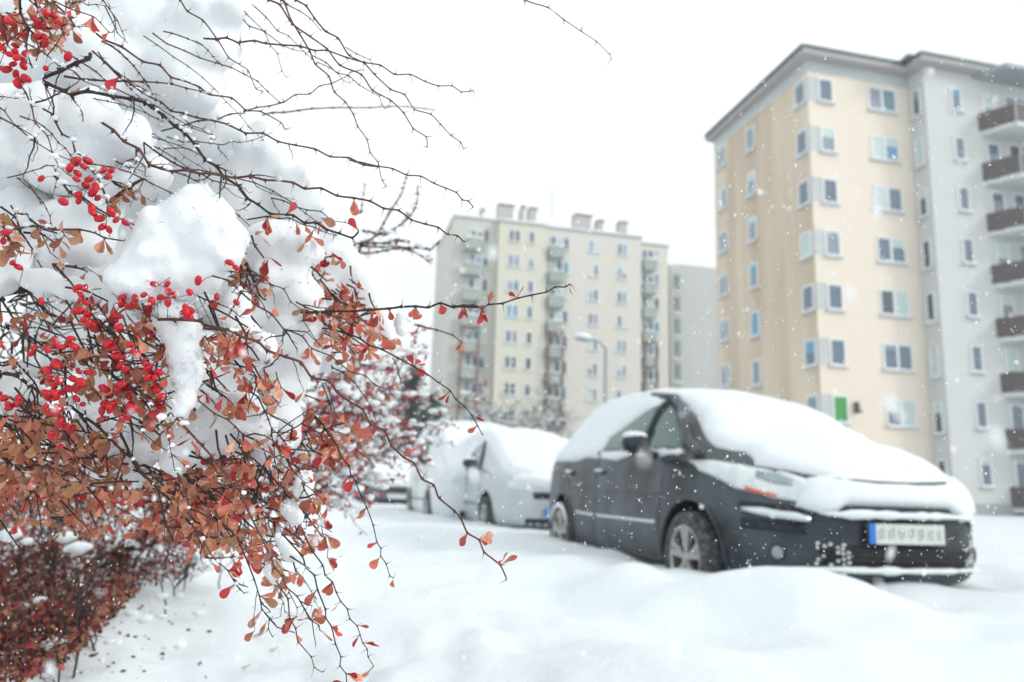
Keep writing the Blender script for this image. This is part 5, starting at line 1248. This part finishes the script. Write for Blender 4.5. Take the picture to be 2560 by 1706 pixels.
# ------------------------------------------------------------------ half bare shrub behind the branch tips
def mid_shrub():
    rng = random.Random(9); base = Vector((-1.55, 3.0, ground(-1.55, 3.0))); root = empty("barberry_bush", base); inv = Matrix.Translation(-base)
    tag(root, "half bare barberry bush with snow-dusted twigs, blurred behind the tips of the sharp one", "bush")
    bm = bmesh.new(); pts = []
    for k in range(26):
        x, y = rng.choice([(rng.uniform(740, 880), rng.uniform(800, 900)), (rng.uniform(800, 940), rng.uniform(900, 1000)), (rng.uniform(720, 840), rng.uniform(980, 1110))]); Y = rng.uniform(1.7, 2.6)
        t = at(x * 1.088, y * 1.088, Y); o_ = at(rng.uniform(480, 720) * 1.088, min(1250, y + rng.uniform(20, 220)) * 1.088, Y + rng.uniform(-.1, .4))
        twig_net(bm, o_, t, rng, .0034, 4, 0, pts, .12)
    # spray of twigs against the sky
    for seg in ((1060,775,1190,740,1270,680,1340,690,1420,630,1500,575,1590,480,1630,370,1630,240), (1270,680,1310,600,1380,470,1480,320,1530,150), (1270,690,1200,660,1120,650), (1050,840,1130,860,1250,850,1400,820,1550,820,1660,880,1740,940),
                (1100,790,1200,800,1440,800,1600,810,1760,820,1840,740), (850,760,930,620,1040,500,1110,480,1150,220), (1100,780,1220,760,1330,770,1420,740,1560,745), (930,760,960,640,1060,590,1010,480,1070,420)):
        P = [full('D', seg[i], seg[i + 1]) for i in range(0, len(seg), 2)]; Q = [at(x, y, 1.9 + .03 * math.sin(i * 1.7)) for i, (x, y) in enumerate(P)]
        tube(bm, Q, [.0026 * (1 - .6 * i / len(Q)) for i in range(len(Q))], 6)
        for a, b in zip(Q[:-1], Q[1:]):
            for _ in range(5):
                q = a.lerp(b, rng.random()); spike(bm, q, Vector((rng.uniform(-1, 1), rng.uniform(-1, 1), rng.uniform(-1, 1))).normalized() * .02, .0012)
                bmesh.ops.create_icosphere(bm, subdivisions=1, radius=rng.uniform(.0022, .0042), matrix=Matrix.Translation(q))
            if a.z < at(0, 640, 1.9).z + .1 or rng.random() < .15:
                for _ in range(3): pts.append(a.lerp(b, rng.random()))
    g0 = Vector((base.x, base.y, base.z - .05))
    for a in ((888, 611), (889, 628), (905, 616), (832, 607), (853, 607)):
        q = [at(*a, 1.9), at(a[0] - 50, 690, 1.93), at(a[0] - 95, 840, 2.05), at(700, 1010, 2.3), g0]; tube(bm, q, [.0028, .0036, .0045, .006, .008], 6)
    for k in range(6): e = at(rng.uniform(560, 700) * 1.088, rng.uniform(800, 1150) * 1.088, 2.3); tube(bm, [g0 + Vector((.05 * k - .1, 0, 0)), g0.lerp(e, .5) + Vector((-.05, 0, 0)), e], [.009, .007, .004], 6)
    o = obj("twigs", bm, MATS["bark_dark"], root, True); o.matrix_parent_inverse = inv; o['kind'] = 'stuff'
    red = [(.34, .03, .05), (.45, .05, .07), (.25, .02, .04), (.50, .16, .10), (.5, .1, .08)]
    P2 = [p for p in pts if rng.random() < .55]
    leaf_cloud("leaves", root, inv, P2, (.010, .017), red, rng, MATS["leaf_blurred"])
    sb = bmesh.new()
    for p in pts:
        if rng.random() < .11:
            r = rng.uniform(.005, .012); bmesh.ops.create_icosphere(sb, subdivisions=1, radius=1, matrix=Matrix.Translation(p + UP * r * .6) @ Matrix.Diagonal((r * 1.5, r * 1.5, r * .8, 1)))
    o = obj("snow_dusting", sb, SNOW, root, True); o.matrix_parent_inverse = inv; o['kind'] = 'stuff'
mid_shrub()

# ------------------------------------------------------------------ trees
def conifer(px, py, Y, h, wd, lbl, seed):
    rng = random.Random(seed); b = aty(px, py, Y); b.z = ground(b.x, b.y) - .05; root = empty("conifer", b); tag(root, lbl, "tree", )
    bm = bmesh.new(); tube(bm, [(0, 0, 0), (.03, 0, h * .5), (0, 0, h * .98)], [.14, .09, .02], 8); obj("trunk", bm, pmat("trunk_bark", (.10, .08, .065), .9, noise_amt=.5, nscale=12), root, True)
    V, Fc, Cc, S = [], [], [], bmesh.new()
    for i in range(int(h * 26)):
        z = h * (.06 + .92 * (i / (h * 26)) ** .9); R_ = wd * (1 - z / h) ** .8 * rng.uniform(.7, 1.1); a = rng.uniform(0, 6.28); d = Vector((math.cos(a), math.sin(a), -.18 + rng.uniform(-.1, .2)))
        for t in range(22):
            u = (t + 1) / 22; c = Vector((0, 0, z)) + d * R_ * u + Vector((rng.gauss(0, 1), rng.gauss(0, 1), rng.gauss(0, 1))) * .09; l = rng.uniform(.12, .24)
            q = Vector((rng.gauss(0, 1), rng.gauss(0, 1), rng.gauss(-.3, .6))).normalized(); s = d.cross(q).normalized() * .045; bi = len(V)
            V += [tuple(c - s), tuple(c + s), tuple(c + q * l + s * .4), tuple(c + q * l - s * .4)]; Fc.append((bi, bi + 1, bi + 2, bi + 3)); k = rng.uniform(.6, 1.25); Cc += [(.045 * k, .075 * k, .06 * k, 1)] * 4
        if rng.random() < .5:
            r = rng.uniform(.08, .2); c = Vector((0, 0, z + .06)) + d * R_ * rng.uniform(.5, .95); bmesh.ops.create_icosphere(S, subdivisions=1, radius=1, matrix=Matrix.Translation(c) @ Matrix.Diagonal((r * 1.4, r, r * .4, 1)))
    me = bpy.data.meshes.new("crown"); me.from_pydata(V, [], Fc); ca = me.color_attributes.new("leafcol", 'FLOAT_COLOR', 'POINT'); ca.data.foreach_set("color", [q for c in Cc for q in c]); me.materials.append(pmat("needles", (.05, .09, .06), .7, attr="leafcol", transl=.1))
    o = bpy.data.objects.new("crown", me); COL.objects.link(o); o.parent = root
    obj("crown_snow", S, SNOWF, root, True)['kind'] = 'stuff'
conifer(1015, 1262, 31, 5.4, 2.6, "dark green conifer sprinkled with snow, left of the white van", 3)
conifer(1068, 1262, 33, 4.4, 1.9, "smaller conifer close to the white van's roof, right of the taller conifer", 4)
def bare_tree(px, Y, h, seed, lbl, grp="bare snowy trees below the beige block", spread=.5, col=None):
    rng = random.Random(seed); b = aty(px, 1250, Y); b.z = ground(b.x, b.y) - .05; root = empty("bare_tree", b); tag(root, lbl, "tree", grp)
    T = bmesh.new(); tube(T, [(0, 0, 0), (.03, .02, h * .3), (0, .04, h * .55)], [.13, .1, .06], 8); obj("trunk", T, MATS["trunk_bark"], root, True)
    bm = bmesh.new(); S = bmesh.new()
    def grow(p, d, L, r, n):
        q = p + d * L * .5 + Vector((rng.gauss(0, 1), rng.gauss(0, 1), 0)) * L * .06; e = p + d * L; tube(bm, [p, q, e], [r, r * .8, r * .55], 4, cap=False)
        if n > 0:
            for _ in range(3 if n > 1 else 4):
                dd = (d + Vector((rng.gauss(0, spread), rng.gauss(0, spread), rng.gauss(.05, spread * .7)))).normalized(); grow(p.lerp(e, rng.uniform(.4, 1)), dd, L * rng.uniform(.55, .8), r * .6, n - 1)
        if n <= 2 and rng.random() < .14:
            k = rng.uniform(.05, .13); bmesh.ops.create_icosphere(S, subdivisions=1, radius=1, matrix=Matrix.Translation(e + UP * k * .3) @ Matrix.Diagonal((k * 1.7, k * 1.3, k * .7, 1)))
    for k in range(7): grow(Vector((0, .02, h * rng.uniform(.15, .5))), Vector((rng.gauss(0, .5), rng.gauss(0, .5), 1)).normalized(), h * rng.uniform(.2, .32), .05, 4)
    obj("crown", bm, pmat("twig_brown", (.16, .13, .085), .9), root); obj("crown_snow", S, SNOWF, root, True)['kind'] = 'stuff'
TL = ["bare snow-flecked tree left in the clump below the beige block", "bare snow-flecked tree in the middle of the clump below the beige block", "rounded bare tree right of the middle in the clump below the beige block", "low bare tree beside the dark car's roof, rightmost of the clump", "low bare tree just above the white van's roof"]
for i, (px, Y, h) in enumerate(((1232, 44, 5.6), (1300, 47, 6.0), (1362, 46, 6.2), (1425, 45, 4.6), (1180, 42, 4.0))): bare_tree(px, Y, h, 20 + i, TL[i])

# ------------------------------------------------------------------ fallen leaves on the snow
rng = random.Random(2); lm = MATS["leaf"]
FL = [(605, 1672, "brown curled leaf lying on the snow, nearest the bottom edge"), (676, 1628, "small dark leaf on the snow, upper one of two near the bottom edge"), (632, 1594, "reddish leaf on the snow beside the hanging twigs")]
for i, (px, py, lb) in enumerate(FL):
    p = None; lo, hi = 1.0, 8.0
    for _ in range(40):
        m = (lo + hi) / 2; q = aty(px, py, m)
        if q.z > ground(q.x, q.y): lo = m
        else: hi = m
    p = aty(px, py, lo); bm = bmesh.new(); a = rng.uniform(0, 6); L = .03; cl = bm.verts.layers.float_color.new("leafcol")
    prev = None
    for t, w_ in ((0, .03), (.3, .12), (.6, .3), (.85, .27), (1, .05)):
        c = Vector((math.cos(a), math.sin(a), 0)) * (L * t) + UP * (.012 * t * t + .004); s = Vector((-math.sin(a), math.cos(a), .3)) * (L * w_)
        row = [bm.verts.new(c - s), bm.verts.new(c + UP * -.002), bm.verts.new(c + s)]
        for v in row: v[cl] = (.26, .10, .05, 1)
        if prev: bm.faces.new((prev[0], prev[1], row[1], row[0])); bm.faces.new((prev[1], prev[2], row[2], row[1]))
        prev = row
    o = obj("fallen_leaf", bm, lm, smooth=True); o.location = p; tag(o, lb, "leaf", "leaves fallen on the snow")

# ------------------------------------------------------------------ falling snow
def snowfall():
    rng = random.Random(77); V, Fc = [], []
    def flake(c, r, el=1, dr=None):
        b = len(V); R3 = Matrix.Rotation(rng.uniform(0, 6.28), 3, Vector((rng.gauss(0, 1), rng.gauss(0, 1), rng.gauss(0, 1))).normalized())
        for i in range(6):
            a = Vector([(1, 0, 0), (-1, 0, 0), (0, 1, 0), (0, -1, 0), (0, 0, 1), (0, 0, -1)][i]); a = R3 @ a * r * rng.uniform(.45, 1.3)
            if dr is not None: a = a + dr * a.dot(dr) * (el - 1)
            V.append(tuple(c + a))
        for q in ((0, 2, 4), (2, 1, 4), (1, 3, 4), (3, 0, 4), (2, 0, 5), (1, 2, 5), (3, 1, 5), (0, 3, 5)): Fc.append(tuple(b + i for i in q))
    def inview(d0, d1, n, r0, r1, el=1.0):
        for _ in range(n):
            d = (rng.uniform(d0 ** 1.5, d1 ** 1.5)) ** (1 / 1.5); c = at(rng.uniform(-150, 2700), rng.uniform(-120, 1800), d)
            if c.z < ground(c.x, c.y) + .02: continue
            dr = Vector((rng.gauss(.15, .25), rng.gauss(0, .2), -1)).normalized()
            flake(c, rng.uniform(r0, r1), rng.uniform(1, el), dr)
            if rng.random() < .12:
                for _ in range(3): flake(c + Vector((rng.gauss(0, 1), rng.gauss(0, 1), rng.gauss(0, 1))) * r1 * 1.8, rng.uniform(r0, r1) * .8)
    inview(.45, .95, 4200, .00025, .0007, 2.4)
    inview(.95, 2.0, 1300, .0007, .0016, 2.2)
    inview(.26, .45, 260, .0005, .0012, 2.0)
    inview(.16, .26, 16, .0008, .0016, 4)
    inview(2.0, 12, 900, .002, .004, 2.5)
    me = bpy.data.meshes.new("falling_snow"); me.from_pydata(V, [], Fc); me.materials.append(pmat("snowflake", (.95, .96, .97), .6, transl=.4))
    o = bpy.data.objects.new("falling_snow", me); COL.objects.link(o); o['kind'] = 'stuff'
snowfall()

# ------------------------------------------------------------------ snowy air
def haze():
    bm = bmesh.new(); box(bm, (0, 60, 24), (340, 260, 52)); m = bpy.data.materials.new("haze"); m.use_nodes = True; n = m.node_tree.nodes; l = m.node_tree.links
    n.remove(n["Principled BSDF"]); v = n.new("ShaderNodeVolumePrincipled"); v.inputs['Color'].default_value = (.93, .96, .97, 1); v.inputs['Density'].default_value = .0026; v.inputs['Anisotropy'].default_value = .2
    l.new(v.outputs[0], n["Material Output"].inputs['Volume']); o = obj("haze", bm, m); o['kind'] = 'stuff'
haze()
